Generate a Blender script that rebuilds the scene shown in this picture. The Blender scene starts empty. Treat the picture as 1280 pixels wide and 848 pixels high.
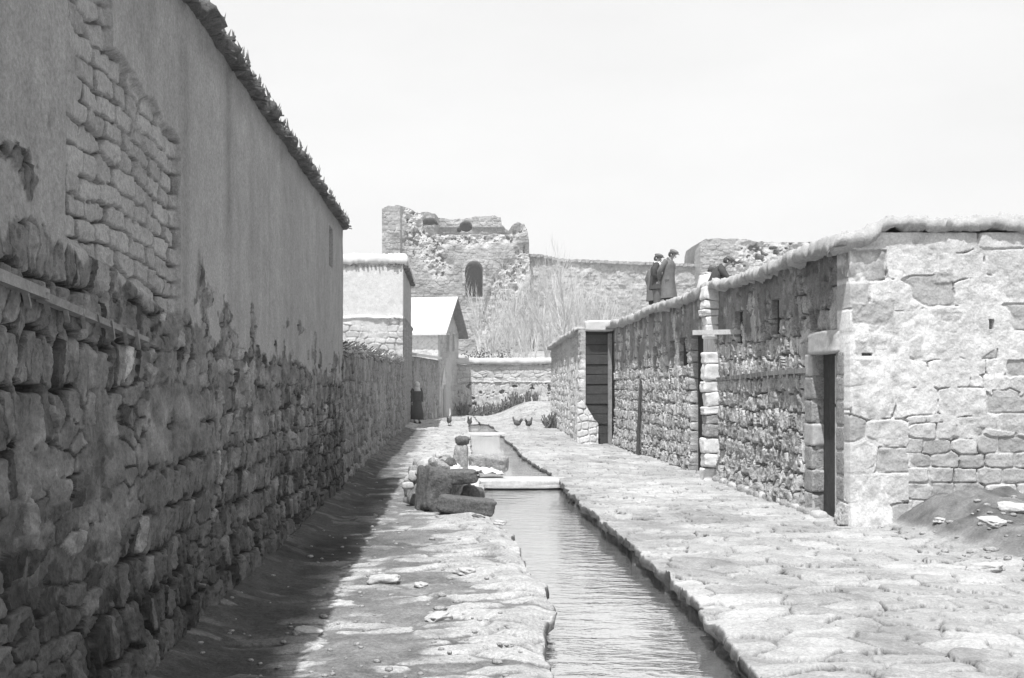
import bpy, bmesh, math, random
import numpy as np
from mathutils import Vector, Matrix, Quaternion
random.seed(7)
S = bpy.context.scene
COL = S.collection
f32 = np.float32
HAZE = .0011

# ------------------------------------------------------------------ noise
def hsh(ix, iy, seed):
    a = (ix.astype(np.int64) * 374761393 + iy.astype(np.int64) * 668265263 + seed * 1442695041) & 0xFFFFFFFF
    a = ((a ^ (a >> 13)) * 1274126177) & 0xFFFFFFFF
    a = ((a ^ (a >> 16)) * 2246822519) & 0xFFFFFFFF
    a = a ^ (a >> 15)
    return (a & 0xFFFFFF) / float(0x1000000)

def vn(x, y, seed=0):
    x = np.asarray(x, float); y = np.asarray(y, float)
    x, y = np.broadcast_arrays(x, y)
    ix = np.floor(x); iy = np.floor(y)
    fx = x - ix; fy = y - iy
    fx = fx * fx * (3 - 2 * fx); fy = fy * fy * (3 - 2 * fy)
    a = hsh(ix, iy, seed); b = hsh(ix + 1, iy, seed); c = hsh(ix, iy + 1, seed); d = hsh(ix + 1, iy + 1, seed)
    return (a + (b - a) * fx) * (1 - fy) + (c + (d - c) * fx) * fy

def fbm(x, y, o=4, seed=0):
    s = 0; a = .5; t = 0
    for i in range(o):
        s = s + a * vn(np.asarray(x) * 2 ** i + 17.3 * i, np.asarray(y) * 2 ** i + 9.1 * i, seed + i)
        t += a; a *= .5
    return s / t * 2 - 1            # -1..1

def sstep(a, b, x):
    t = np.clip((x - a) / (b - a), 0, 1)
    return t * t * (3 - 2 * t)

def cells(u, v, cu, cv, seed, p=2.6, jit=.7, jy=.7, shear=0.):
    """irregular coursed cells: edge distance (0 at joint), id hashes, local offsets"""
    U = u / cu; V = v / cv
    row = np.floor(V)
    F1 = np.full(U.shape, 9.); F2 = np.full(U.shape, 9.)
    I = np.zeros(U.shape); J = np.zeros(U.shape); DX = np.zeros(U.shape); DY = np.zeros(U.shape)
    for dj in (-1, 0, 1):
        r = row + dj
        off = hsh(r, r * 0 + 3, seed) * 5
        iu = np.floor(U + off)
        for di in (-1, 0, 1):
            c = iu + di
            h1 = hsh(c, r, seed + 1); h2 = hsh(c, r, seed + 2)
            dx = U - (c + .5 + jit * (h1 - .5) - off); dy = V - (r + .5 + jit * jy * (h2 - .5))
            if shear: dx = dx - dy * shear * np.where(hsh(r, r * 0 + 1, seed + 9) > .35, 1, -.6) * (.5 + h2)
            d = (np.abs(dx) ** p + np.abs(dy) ** p) ** (1 / p)
            m = d < F1
            F2 = np.where(m, F1, np.minimum(F2, d))
            I = np.where(m, h1, I); J = np.where(m, hsh(c, r, seed + 5), J)
            DX = np.where(m, dx, DX); DY = np.where(m, dy, DY)
            F1 = np.where(m, d, F1)
    return F2 - F1, I, J, DX, DY

def chips(u, v, c, seed, a):
    e, i, j, dx, dy = cells(u + .3 * c * fbm(u / c, v / c, 2, seed), v, c, c * 1.2, seed, p=2, jit=1., jy=1.)
    return a * ((i - .5) + (j - .5) * 1.6 * dx + (i - .5) * 1.6 * dy)

# ------------------------------------------------------------------ objects
def tag(o, label=None, cat=None, group=None, kind=None):
    if label: o['label'] = label
    if cat: o['category'] = cat
    if group: o['group'] = group
    if kind: o['kind'] = kind
    return o

def link(name, me, mat=None, parent=None, loc=None):
    o = bpy.data.objects.new(name, me); COL.objects.link(o)
    if mat is not None and me is not None: me.materials.append(mat)
    if parent is not None:
        o.parent = parent
        o.matrix_parent_inverse = Matrix.Translation(-Vector(parent.location)) if parent.rotation_euler.z == 0 else Matrix.Identity(4)
    if loc is not None: o.location = loc
    return o

def thing(name, label, cat, loc=(0, 0, 0), group=None):
    o = bpy.data.objects.new(name, None); COL.objects.link(o)
    o.location = loc; o.empty_display_size = .2
    return tag(o, label, cat, group)

def grid(name, P, tone, mat, parent=None, smooth=True):
    n, m = P.shape[:2]
    me = bpy.data.meshes.new(name)
    me.vertices.add(n * m); me.vertices.foreach_set('co', P.reshape(-1).astype(f32))
    idx = np.arange(n * m, dtype=np.int32).reshape(n, m)
    q = np.stack([idx[:-1, :-1], idx[1:, :-1], idx[1:, 1:], idx[:-1, 1:]], -1).reshape(-1, 4)
    k = len(q)
    me.loops.add(4 * k); me.loops.foreach_set('vertex_index', q.reshape(-1))
    me.polygons.add(k); me.polygons.foreach_set('loop_start', np.arange(0, 4 * k, 4, dtype=np.int32))
    me.polygons.foreach_set('use_smooth', np.full(k, smooth))
    at = me.attributes.new('tone', 'FLOAT', 'POINT')
    at.data.foreach_set('value', np.broadcast_to(tone, (n, m)).reshape(-1).astype(f32))
    me.update(calc_edges=True)
    return link(name, me, mat, parent)

def from_faces(name, vs, fs, mat, parent=None, smooth=False):
    me = bpy.data.meshes.new(name); me.from_pydata([tuple(v) for v in vs], [], fs); me.update()
    if smooth: me.polygons.foreach_set('use_smooth', [True] * len(me.polygons))
    return link(name, me, mat, parent)

class MB:
    def __init__(s): s.v = []; s.f = []
    def add(s, vs, fs):
        b = len(s.v); s.v += [tuple(v) for v in vs]; s.f += [tuple(b + i for i in f) for f in fs]; return s
    def box(s, c, sz, M=None, jit=0):
        vs = []
        for dx in (-.5, .5):
            for dy in (-.5, .5):
                for dz in (-.5, .5):
                    p = Vector((dx * sz[0], dy * sz[1], dz * sz[2])) + Vector([random.uniform(-jit, jit) for _ in range(3)])
                    if M: p = M @ p
                    vs.append(p + Vector(c))
        return s.add(vs, [(0, 1, 3, 2), (4, 6, 7, 5), (0, 4, 5, 1), (2, 3, 7, 6), (0, 2, 6, 4), (1, 5, 7, 3)])
    def beam(s, a, b, w, h, jit=0):
        a = Vector(a); b = Vector(b); d = (b - a); L = d.length; d.normalize()
        up = Vector((0, 0, 1)) if abs(d.z) < .9 else Vector((1, 0, 0))
        x = d.cross(up).normalized(); z = x.cross(d)
        M = Matrix((x, d, z)).transposed()
        return s.box((a + b) / 2, (w, L, h), M, jit)
    def tube(s, pts, rs, n=6, cap=True):
        b = len(s.v); prev = None
        for i, (p, r) in enumerate(zip(pts, rs)):
            p = Vector(p)
            d = (Vector(pts[min(i + 1, len(pts) - 1)]) - Vector(pts[max(i - 1, 0)])).normalized()
            if prev is None:
                up = Vector((1, 0, 0)) if abs(d.x) < .8 else Vector((0, 1, 0))
                x = d.cross(up).normalized()
            else:
                x = (prev - d * prev.dot(d)).normalized()
            prev = x; y = d.cross(x)
            for k in range(n):
                a = 2 * math.pi * k / n
                rr = r if not isinstance(r, tuple) else None
                q = p + x * math.cos(a) * (rr if rr is not None else r[0]) + y * math.sin(a) * (rr if rr is not None else r[1])
                s.v.append(tuple(q))
        for i in range(len(pts) - 1):
            for k in range(n):
                s.f.append((b + i * n + k, b + i * n + (k + 1) % n, b + (i + 1) * n + (k + 1) % n, b + (i + 1) * n + k))
        if cap:
            s.f.append(tuple(b + k for k in range(n))[::-1]); e = b + (len(pts) - 1) * n
            s.f.append(tuple(e + k for k in range(n)))
        return s
    def ball(s, c, r, n=8, m=6, M=None):
        b = len(s.v); c = Vector(c)
        for i in range(m + 1):
            t = math.pi * i / m
            for k in range(n):
                a = 2 * math.pi * k / n
                p = Vector((r[0] * math.sin(t) * math.cos(a), r[1] * math.sin(t) * math.sin(a), r[2] * math.cos(t)))
                if M: p = M @ p
                s.v.append(tuple(c + p))
        for i in range(m):
            for k in range(n):
                s.f.append((b + i * n + k, b + (i + 1) * n + k, b + (i + 1) * n + (k + 1) % n, b + i * n + (k + 1) % n))
        return s
    def build(s, name, mat, parent=None, smooth=False):
        return from_faces(name, s.v, s.f, mat, parent, smooth)

# ------------------------------------------------------------------ materials (the film is black and white: all greys)
def mineral(name, base=None, rough=.92, var=.22, scale=6, fine=60, bump=.35, bdist=.01, streak=0, fvar=.12, spots=0, spec=.15):
    m = bpy.data.materials.new(name); m.use_nodes = True
    nt = m.node_tree; N = nt.nodes; L = nt.links
    b = N['Principled BSDF']; b.inputs['Roughness'].default_value = rough
    b.inputs['Specular IOR Level'].default_value = spec
    tc = N.new('ShaderNodeTexCoord')
    def noise(sc, det=5, r=.6, vec=None):
        n = N.new('ShaderNodeTexNoise'); n.inputs['Scale'].default_value = sc; n.inputs['Detail'].default_value = det
        n.inputs['Roughness'].default_value = r
        L.new(vec or tc.outputs['Object'], n.inputs['Vector']); return n.outputs['Fac']
    def mth(op, a, bb, c=None):
        n = N.new('ShaderNodeMath'); n.operation = op
        for i, x in enumerate((a, bb, c)):
            if x is None: continue
            if isinstance(x, (int, float)): n.inputs[i].default_value = x
            else: L.new(x, n.inputs[i])
        return n.outputs[0]
    n1 = noise(scale); n2 = noise(fine, 4, .7)
    k = mth('MULTIPLY_ADD', mth('SUBTRACT', n1, .5), var * 2 * 2, 1.)
    k = mth('MULTIPLY', k, mth('MULTIPLY_ADD', mth('SUBTRACT', n2, .5), fvar * 6, 1.))
    k = mth('MULTIPLY', k, mth('MULTIPLY_ADD', mth('SUBTRACT', noise(fine * 2.7, 3, .8), .5), fvar * 4, 1.))
    k = mth('MULTIPLY', k, mth('MULTIPLY_ADD', mth('SUBTRACT', noise(scale * 3.1, 3, .6), .5), var * 3, 1.))
    if streak:
        mp = N.new('ShaderNodeMapping'); mp.inputs['Scale'].default_value = (2.2, 2.2, .16)
        L.new(tc.outputs['Object'], mp.inputs['Vector'])
        k = mth('MULTIPLY', k, mth('MULTIPLY_ADD', mth('SUBTRACT', noise(1.6, 6, .65, mp.outputs[0]), .5), streak * 4, 1.))
    if spots:
        sp = noise(fine * .35, 2, .5)
        cr = N.new('ShaderNodeMapRange'); cr.inputs[1].default_value = .66; cr.inputs[2].default_value = .72
        cr.inputs[3].default_value = 1.; cr.inputs[4].default_value = 1 - spots
        L.new(sp, cr.inputs[0]); k = mth('MULTIPLY', k, cr.outputs[0])
    if base is None:
        at = N.new('ShaderNodeAttribute'); at.attribute_name = 'tone'
        k = mth('MULTIPLY', k, at.outputs['Fac'])
    else:
        k = mth('MULTIPLY', k, base)
    k = mth('MINIMUM', mth('MAXIMUM', k, .012), .86)
    L.new(k, b.inputs['Base Color'])
    h = mth('MULTIPLY_ADD', n2, .35, n1)
    n3 = noise(fine * 3, 3, .7); h = mth('MULTIPLY_ADD', n3, .12, h)
    bp = N.new('ShaderNodeBump'); bp.inputs['Strength'].default_value = bump; bp.inputs['Distance'].default_value = bdist
    L.new(h, bp.inputs['Height']); L.new(bp.outputs[0], b.inputs['Normal'])
    return m

M_STONE = mineral('stone_wall', None, scale=7, fine=48, bump=1., bdist=.04, var=.22, fvar=.28)
M_PLAS = mineral('mud_plaster', None, scale=4, fine=40, bump=1., bdist=.03, var=.12, fvar=.2, streak=.07)
M_LIME = mineral('lime_masonry', None, scale=5, fine=42, bump=.8, bdist=.02, var=.10, fvar=.17, spots=.2)
M_GROUND = mineral('paving', None, scale=5, fine=45, bump=.9, bdist=.02, var=.13, fvar=.22)
M_EARTH = mineral('earth', None, scale=4, fine=45, bump=1., bdist=.03, var=.16, fvar=.3, rough=.97)
M_FAR = mineral('fortress_masonry', None, scale=.5, fine=2.2, bump=.8, bdist=.25, var=.14, fvar=.22)
M_HILL = mineral('hill', None, scale=.12, fine=1.5, bump=.8, bdist=.3, var=.2, fvar=.25)
M_ROOF = mineral('mud_roof', .33, scale=5, fine=40, bump=.7, bdist=.02, var=.12, fvar=.15)
M_ROCK = mineral('carved_stone', .115, scale=9, fine=45, bump=1., bdist=.03, var=.26, fvar=.3)
M_ROCKP = mineral('pale_stone', .42, scale=9, fine=60, bump=.6, bdist=.015, var=.15, fvar=.12)
M_ROCKM = mineral('grey_stone', .29, scale=9, fine=45, bump=1., bdist=.03, var=.26, fvar=.3)
M_WOOD = mineral('old_wood', .22, scale=5, fine=40, bump=.5, bdist=.01, var=.2, streak=.15)
M_WOODP = mineral('pale_wood', .5, scale=5, fine=40, bump=.4, bdist=.008, var=.15, streak=.1)
M_DARK = mineral('dark_wood', .055, scale=5, fine=40, bump=.5, bdist=.01, var=.2, streak=.1)
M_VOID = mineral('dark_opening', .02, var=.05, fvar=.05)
M_BRUSH = mineral('brushwood', .14, scale=8, fine=60, bump=.6, bdist=.02, var=.3)
M_THATCH = mineral('reed_edge', .11, scale=8, fine=60, bump=.6, bdist=.02, var=.25)
M_LROCK = mineral('limewashed_stone', .62, scale=7, fine=50, bump=.6, bdist=.015, var=.12, fvar=.12)
M_WHITE = mineral('whitewash', .52, scale=3, fine=30, bump=.3, bdist=.01, var=.06, fvar=.05)
M_CLOTHW = mineral('white_cloth', .55, scale=9, fine=40, bump=.3, bdist=.01, var=.05, fvar=.04)
M_BARK = mineral('pale_bark', .46, scale=6, fine=30, var=.15)
M_BARKD = mineral('dark_bark', .12, scale=6, fine=30, var=.15)
M_LEAFD = mineral('dark_leaf', .07, scale=3, fine=30, var=.3)
M_SKIN = mineral('skin', .30, scale=5, var=.05, fvar=.03, bump=.1, rough=.6)
M_COATD = mineral('dark_coat', .055, scale=5, var=.2, bump=.4)
M_COATG = mineral('grey_coat', .13, scale=5, var=.2, bump=.4)
M_COATP = mineral('pale_coat', .45, scale=5, var=.1, bump=.3)
M_CAP = mineral('tweed_cap', .16, scale=20, var=.2, bump=.3)
M_HEN = mineral('dark_feather', .09, scale=20, var=.3)
M_HENB = mineral('comb', .2, scale=20, var=.1)

# ------------------------------------------------------------------ wall generator
def wall(name, p0, t, n, us, zs, disp, tone, mat, parent, thick=.45, top=None, bottom=None):
    """one closed slab of wall; t along, n outward; disp(U,Z) metres outward, tone(U,Z)"""
    us = np.unique(np.round(np.asarray(us, float), 5)); zs = np.unique(np.round(np.asarray(zs, float), 5))
    U, Z = np.meshgrid(us, zs)
    if top is not None: Z = np.minimum(Z, top(U))
    D = disp(U, Z); T = np.broadcast_to(tone(U, Z), U.shape)
    if isinstance(D, tuple): D, T = D
    # back rows: top back, bottom back
    U = np.vstack([U, U[-1:], U[:1]]); Zb = np.vstack([Z, Z[-1:], Z[:1]])
    D = np.vstack([D, D[-1:] * 0 - thick, D[:1] * 0 - thick]); T = np.vstack([T, T[-1:], T[:1]])
    U = np.hstack([U[:, :1], U, U[:, -1:]]); Zb = np.hstack([Zb[:, :1], Zb, Zb[:, -1:]])
    D = np.hstack([D[:, :1] * 0 - thick, D, D[:, :1] * 0 - thick]); T = np.hstack([T[:, :1], T, T[:, -1:]])
    P = np.stack([p0[0] + t[0] * U + n[0] * D, p0[1] + t[1] * U + n[1] * D, Zb], -1)
    return grid(name, P, T, mat, parent)

def edges(*xs):
    o = []
    for x in xs: o += [x - .003, x + .003]
    return o

def inrect(U, Z, u0, u1, z0, z1):
    return (U > u0) & (U < u1) & (Z > z0) & (Z < z1)

def inv_space(a, b, n, mix=.35):
    w = np.linspace(0, 1, n)
    y1 = 1 / (1 / a + (1 / b - 1 / a) * w); y2 = a + (b - a) * w
    # blend densities
    return np.unique(np.concatenate([1 / (1 / a + (1 / b - 1 / a) * np.linspace(0, 1, int(n * (1 - mix)))), np.linspace(a, b, int(n * mix))]))

def rock(name, c, size, seed, mat, parent=None, rot=(0, 0, 0), amp=.08, sq=3.2, n=20):
    """worn stone: subdivided box, corners rounded by a superellipse, chipped by noise"""
    from mathutils import noise as mn
    m = max(6, int(n * .5)); R = Matrix.Rotation(rot[2], 3, 'Z') @ Matrix.Rotation(rot[1], 3, 'Y') @ Matrix.Rotation(rot[0], 3, 'X')
    idx = {}; vs = []; fs = []
    g_ = [-1 + 2 * k / m for k in range(m + 1)]; g_ = [math.copysign(abs(v) ** .8, v) for v in g_]
    sd = Vector((seed * 3.17, seed * 1.31, seed * .77))
    def V_(a):
        key = tuple(round(x, 4) for x in a)
        if key in idx: return idx[key]
        p = Vector(a); r = (abs(p.x) ** sq + abs(p.y) ** sq + abs(p.z) ** sq) ** (-1 / sq); q = p * r
        nz = mn.noise(q * .9 + sd) * 1.5 + mn.noise(q * 2.3 + sd) * .9 + mn.noise(q * 6 + sd) * .35
        chip = max(0, mn.noise(q * 1.7 - sd) - .12) * 1.6
        q = q * (1 + amp * (nz - chip)) + Vector((mn.noise(q * 3 + sd), mn.noise(q * 3 - sd), mn.noise(q * 3 + sd * 2))) * amp * .5
        q = Vector((q.x * size[0] / 2, q.y * size[1] / 2, q.z * size[2] / 2))
        idx[key] = len(vs); vs.append(R @ q + Vector(c)); return idx[key]
    for ax in range(3):
        for sg in (-1, 1):
            for a in range(m):
                for b_ in range(m):
                    f = []
                    for (x, y) in ((a, b_), (a + 1, b_), (a + 1, b_ + 1), (a, b_ + 1)):
                        p = [0, 0, 0]; p[ax] = sg; p[(ax + 1) % 3] = g_[x]; p[(ax + 2) % 3] = g_[y]; f.append(V_(p))
                    fs.append(tuple(f) if sg > 0 else tuple(f[::-1]))
    o = from_faces(name, vs, fs, mat, parent, True)
    if parent is None:
        cc = Vector(c)
        for v in o.data.vertices: v.co -= cc
        o.location = cc
    return o

# ================================================================== CAMERA, LIGHT
F = 1400.
def at(px, py, Y):
    return Vector(((px - 566) / F * Y, Y, 1.6 - (py - 482) / F * Y))
cam = bpy.data.cameras.new('camera'); co = bpy.data.objects.new('camera', cam); COL.objects.link(co)
co.location = (0, 0, 1.6); co.rotation_euler = (math.pi / 2, 0, 0)
cam.lens = 36 * F / 1280; cam.sensor_width = 36
cam.shift_x = 74 / 1280; cam.shift_y = 58 / 1280; cam.clip_end = 5000; cam.clip_start = .05
S.camera = co
Ld = Vector((.72, 2.0, -4.15)).normalized()
sun = bpy.data.lights.new('sun', 'SUN'); so = bpy.data.objects.new('sun', sun); COL.objects.link(so)
so.rotation_euler = (-Ld).to_track_quat('Z', 'Y').to_euler(); sun.energy = 3.8; sun.angle = math.radians(.5)
sun.color = (1, 1, 1)
W = bpy.data.worlds.new('World'); S.world = W; W.use_nodes = True
nt = W.node_tree; N = nt.nodes; L = nt.links
sky = N.new('ShaderNodeTexSky'); sky.sky_type = 'NISHITA'; sky.sun_disc = False
sky.sun_elevation = math.asin(-Ld.z); sky.sun_rotation = math.atan2(-Ld.x, -Ld.y); sky.dust_density = 3; sky.air_density = 1
bw = N.new('ShaderNodeRGBToBW'); L.new(sky.outputs[0], bw.inputs[0])
mx = N.new('ShaderNodeMath'); mx.operation = 'MULTIPLY_ADD'; mx.inputs[1].default_value = .30; mx.inputs[2].default_value = 4.25
L.new(bw.outputs[0], mx.inputs[0])
tcw = N.new('ShaderNodeTexCoord'); nz = N.new('ShaderNodeTexNoise'); nz.inputs['Scale'].default_value = 2.2; nz.inputs['Detail'].default_value = 6
mpw = N.new('ShaderNodeMapping'); mpw.inputs['Scale'].default_value = (1, 1, 3.5); L.new(tcw.outputs['Generated'], mpw.inputs[0]); L.new(mpw.outputs[0], nz.inputs['Vector'])
ma = N.new('ShaderNodeMath'); ma.operation = 'MULTIPLY_ADD'; ma.inputs[1].default_value = 1.7; L.new(nz.outputs[0], ma.inputs[0]); L.new(mx.outputs[0], ma.inputs[2])
bg = N['Background']; bg.inputs['Strength'].default_value = .1; L.new(ma.outputs[0], bg.inputs['Color'])
vs_ = S.view_settings; vs_.view_transform = 'Standard'; vs_.look = 'None'; vs_.exposure = .68; vs_.gamma = 1
S.cycles.max_bounces = 6; S.cycles.diffuse_bounces = 3; S.cycles.glossy_bounces = 3

# ================================================================== GROUND
XL = [(-4, .6), (5, .55), (6.1, .54), (6.9, .54), (7.5, .64), (8.06, .73), (9.03, .73), (9.4, .66), (10.3, .65), (12.2, .62), (13.4, .46), (14.2, .47), (19.5, .45), (25, .42), (32, .5), (46, .62), (46.6, 1.08), (70, 1.08)]
XR = [(-4, 1.6), (5, 1.68), (6.1, 1.70), (7.3, 1.735), (10.8, 1.8), (14.2, 1.71), (18.2, 1.74), (20.4, 1.8), (26, 1.56), (30, 1.6), (36.7, 1.6), (46, 1.47), (46.6, 1.12), (70, 1.12)]
def itp(T, Y): a = np.array(T); return np.interp(Y, a[:, 0], a[:, 1])
def xl(Y): return itp(XL, Y) + .035 * fbm(Y * 2.3, Y * 0, 2, 5) + .03 * (vn(np.floor(Y / .38 + 3), Y * 0, 9) - .5)
def xr(Y): return itp(XR, Y) + .10 * fbm(Y * .8, Y * 0, 5, 15) + .06 * (vn(np.floor(Y / .5 + 1.5 * vn(Y * .6, Y * 0, 3)), Y * 0, 19) - .5)
ys = np.unique(np.concatenate([np.linspace(-4, 4.5, 40), inv_space(4.5, 62, 900, .3)]))

def far_mound(X, Y):
    z = .75 * sstep(1.6, 4.2, X) * sstep(44, 53, Y)
    return z * (1 - .0 * Y)

def right_ground(X, Y):
    wx = X + .08 * fbm(X * 2, Y * 2, 2, 31); wy = Y + .08 * fbm(X * 2, Y * 2, 2, 33)
    e, i, j, dx, dy = cells(wx + .022 * fbm(X * 6, Y * 6, 2, 34), wy + .02 * fbm(X * 6, Y * 6, 2, 35), .40, .23, 41, p=2.8, jit=1.)
    mo = sstep(4.65, 5.5, X) * sstep(9.2, 12.0, Y) * (Y < 14) * .36
    mo = mo + .05 * sstep(4.6, 6.5, X) * (Y < 12.6)
    soil = sstep(.05, .5, fbm(X * .8, Y * .8, 3, 51) + .55 * sstep(4.2, 6.2, X + .15 * (11 - Y)) * (Y < 13) - .30)
    soil = np.maximum(soil, sstep(.04, .2, mo) * .96)
    far = sstep(16, 30, Y)
    st = .034 * sstep(.01, .08, e) + .022 * (i - .5) + (j - .5) * .05 * dx + (i - .5) * .035 * dy
    h = st * (1 - .35 * far) + .014 * fbm(X * 9, Y * 9, 5, 61) - .06 * sstep(.02, .12, mo)
    fill = .000 + .030 * soil + .014 * fbm(X * 2.6, Y * 2.6, 5, 71)
    z = np.maximum(h, fill)
    cov = sstep(-.008, .010, fill - h)
    h = h + chips(X, Y, .10, 63, .006) * (1 - far)
    jt = sstep(.01, .06, e)
    tone = (.07 + .31 * jt + .13 * (j - .5) + .06 * fbm(X * 8, Y * 8, 4, 62)) * (1 - cov) + cov * (.30 - .11 * sstep(.0, .5, soil) * (X > 4) - .04 * sstep(.02, .2, mo) + .07 * fbm(X * 3, Y * 3, 3, 81) + .05 * fbm(X * 11, Y * 11, 2, 82))
    pat = fbm(X * .7, Y * .5, 3, 91)
    tone = tone * (.88 + .20 * pat) * (1 - .22 * sstep(.1, .5, fbm(X * 1.7, Y * 1.3, 4, 92)))
    z = z + .05 * fbm(X * .45, Y * .3, 2, 101) - .015
    base_rise = far_mound(X, Y)
    z = z + sstep(.03, .15, mo) * (.03 * fbm(X * 7, Y * 7, 4, 6) + .02 * np.abs(fbm(X * 3, Y * 3, 3, 7)))
    return z + mo * (1 + .35 * fbm(X * 2.5, Y * 2.5, 3, 5)) + base_rise, tone * (1 + .35 * sstep(.03, .15, mo) * fbm(X * 6, Y * 6, 4, 9))

def left_ground(X, Y):
    wx = X + .1 * fbm(X * 2, Y * 2, 2, 131); wy = Y + .07 * fbm(X * 2, Y * 2, 2, 133)
    e, i, j, dx, dy = cells(wx + .05 * fbm(X * 6, Y * 6, 3, 34), wy + .04 * fbm(X * 6, Y * 6, 3, 35), .50, .20, 141, p=2.6, jit=.95)
    edge = itp(XL, Y) - X                         # distance from the water
    stoney = sstep(.95, .15, edge + .35 * fbm(X * 2, Y * 1.3, 3, 7)) * .9 + .35 * sstep(.1, .5, fbm(X * 1.2, Y * .8, 3, 151))
    stoney = np.maximum(stoney, sstep(18, 26, Y) * .75)
    h = .032 * sstep(0, .2, e) + .025 * (i - .5) + (j - .5) * .05 * dx + (i - .5) * .04 * dy - .045 * (1 - stoney)
    fill = .0 + .030 * fbm(X * 3, Y * 3, 6, 171)
    z = np.maximum(h, fill) + .006 * fbm(X * 12, Y * 12, 2, 161)
    cov = sstep(-.008, .010, fill - h)
    tone = (1 - cov) * (.20 + .17 * sstep(0, .12, e) + .10 * (j - .5)) + cov * (.165 + .06 * fbm(X * 2.5, Y * 2.5, 4, 181) + .04 * fbm(X * 12, Y * 12, 2, 182))
    grime = sstep(.1, .5, fbm(X * .9, Y * .55, 3, 191))
    tone = tone * (1 - .42 * grime * (Y < 13)) * (1 + .1 * fbm(X * .8, Y * .4, 2, 3)) * (1 - .60 * sstep(-.78, -1.12, X + .2 * fbm(X * 2, Y * 1.5, 3, 8)) * (Y < 40))  # last factor paints the left wall's shadow strip into the earth colour
    shoulder = .10 * sstep(-1.3, -1.75, X)
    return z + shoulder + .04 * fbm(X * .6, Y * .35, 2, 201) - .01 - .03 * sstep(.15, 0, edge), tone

LIP = [(.004, .012), (.006, .05), (-.02, .085), (-.045, .14), (-.03, .20), (-.03, .6)]
def patch(name, x_in, x_out, xs_n, fn, side, mat, label=None):
    # x_in: canal edge (array over ys), x_out: far side
    w = np.linspace(0, 1, xs_n) ** 1.15
    Yg, Wg = np.meshgrid(ys, w, indexing='ij')
    xi = x_in(ys)[:, None]; Xg = xi + (x_out - xi) * Wg
    Z, T = fn(Xg, Yg)
    k = (1 - sstep(46.0, 46.6, ys))[:, None]
    cols = [(Xg, Z, T)]
    bx, bz, bt = [], [], []
    for dx, dz in LIP:
        wob = 1 + .9 * fbm(ys * 5 + dx * 50, ys * 0 + dz * 20, 4, 13)
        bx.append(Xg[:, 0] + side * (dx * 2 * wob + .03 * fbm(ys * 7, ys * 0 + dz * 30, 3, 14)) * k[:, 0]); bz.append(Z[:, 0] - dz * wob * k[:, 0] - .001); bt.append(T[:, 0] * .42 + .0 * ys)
    X = np.hstack([np.stack(bx[::-1], 1), Xg]); Z = np.hstack([np.stack(bz[::-1], 1), Z]); T = np.hstack([np.stack(bt[::-1], 1), T])
    Y = np.repeat(ys[:, None], X.shape[1], 1)
    P = np.stack([X, Y, Z], -1)
    if side > 0: P = P[:, ::1]
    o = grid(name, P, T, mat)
    return tag(o, label, None, None, 'structure')
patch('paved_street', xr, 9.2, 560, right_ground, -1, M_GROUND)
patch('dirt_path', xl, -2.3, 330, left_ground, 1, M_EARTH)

# canal bed and water
yb = np.linspace(-4, 46.5, 120); X, Y = np.meshgrid(np.linspace(0, 2.4, 14), yb)
tag(grid('canal_bed', np.stack([X, Y, -.42 + .04 * fbm(X * 3, Y * 2, 3, 2)], -1), .12, M_EARTH), None, None, None, 'structure')
def water_mat():
    m = bpy.data.materials.new('water'); m.use_nodes = True; nt = m.node_tree; N = nt.nodes; L = nt.links
    b = N['Principled BSDF']; b.inputs['Base Color'].default_value = (.80, .80, .80, 1); b.inputs['Roughness'].default_value = .02
    b.inputs['IOR'].default_value = 1.5; b.inputs['Metallic'].default_value = .92
    tc = N.new('ShaderNodeTexCoord')
    def nz(sx, sy, det, rot=0):
        mp = N.new('ShaderNodeMapping'); mp.inputs['Scale'].default_value = (sx, sy, 1); mp.inputs['Rotation'].default_value = (0, 0, rot)
        L.new(tc.outputs['Object'], mp.inputs[0]); n = N.new('ShaderNodeTexNoise'); n.inputs['Scale'].default_value = 1; n.inputs['Detail'].default_value = det
        n.inputs['Distortion'].default_value = .4 if sy > 1 else 0; L.new(mp.outputs[0], n.inputs['Vector']); return n.outputs[0]
    a = nz(3.2, 6.5, 4); c = nz(1.2, 2.0, 2, .3); d = nz(9, 26, 2, .15)
    m1 = N.new('ShaderNodeMath'); m1.operation = 'MULTIPLY_ADD'; m1.inputs[1].default_value = .22; L.new(d, m1.inputs[0]); L.new(a, m1.inputs[2])
    # ripples run in patches, calm between
    cm = N.new('ShaderNodeMapRange'); cm.interpolation_type = 'SMOOTHERSTEP'; cm.inputs[1].default_value = .30; cm.inputs[2].default_value = .70; cm.inputs[3].default_value = .12; cm.inputs[4].default_value = 1
    pn = nz(.6, .22, 2, .1); L.new(pn, cm.inputs[0])
    m2 = N.new('ShaderNodeMath'); m2.operation = 'MULTIPLY'; L.new(m1.outputs[0], m2.inputs[0]); L.new(cm.outputs[0], m2.inputs[1])
    bp = N.new('ShaderNodeBump'); bp.inputs['Strength'].default_value = 1; bp.inputs['Distance'].default_value = .032
    L.new(m2.outputs[0], bp.inputs['Height']); L.new(bp.outputs[0], b.inputs['Normal'])
    return m
M_WATER = water_mat()
for (y0, y1, z) in ((-4, 19.7, -.17), (19.7, 37.0, -.075), (37.0, 46.5, -.05)):
    o = MB().add([(.25, y0, z), (2.05, y0, z), (2.05, y1, z), (.25, y1, z)], [(0, 1, 2, 3)]).build('water', M_WATER)
    tag(o, None, None, None, 'structure')

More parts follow.
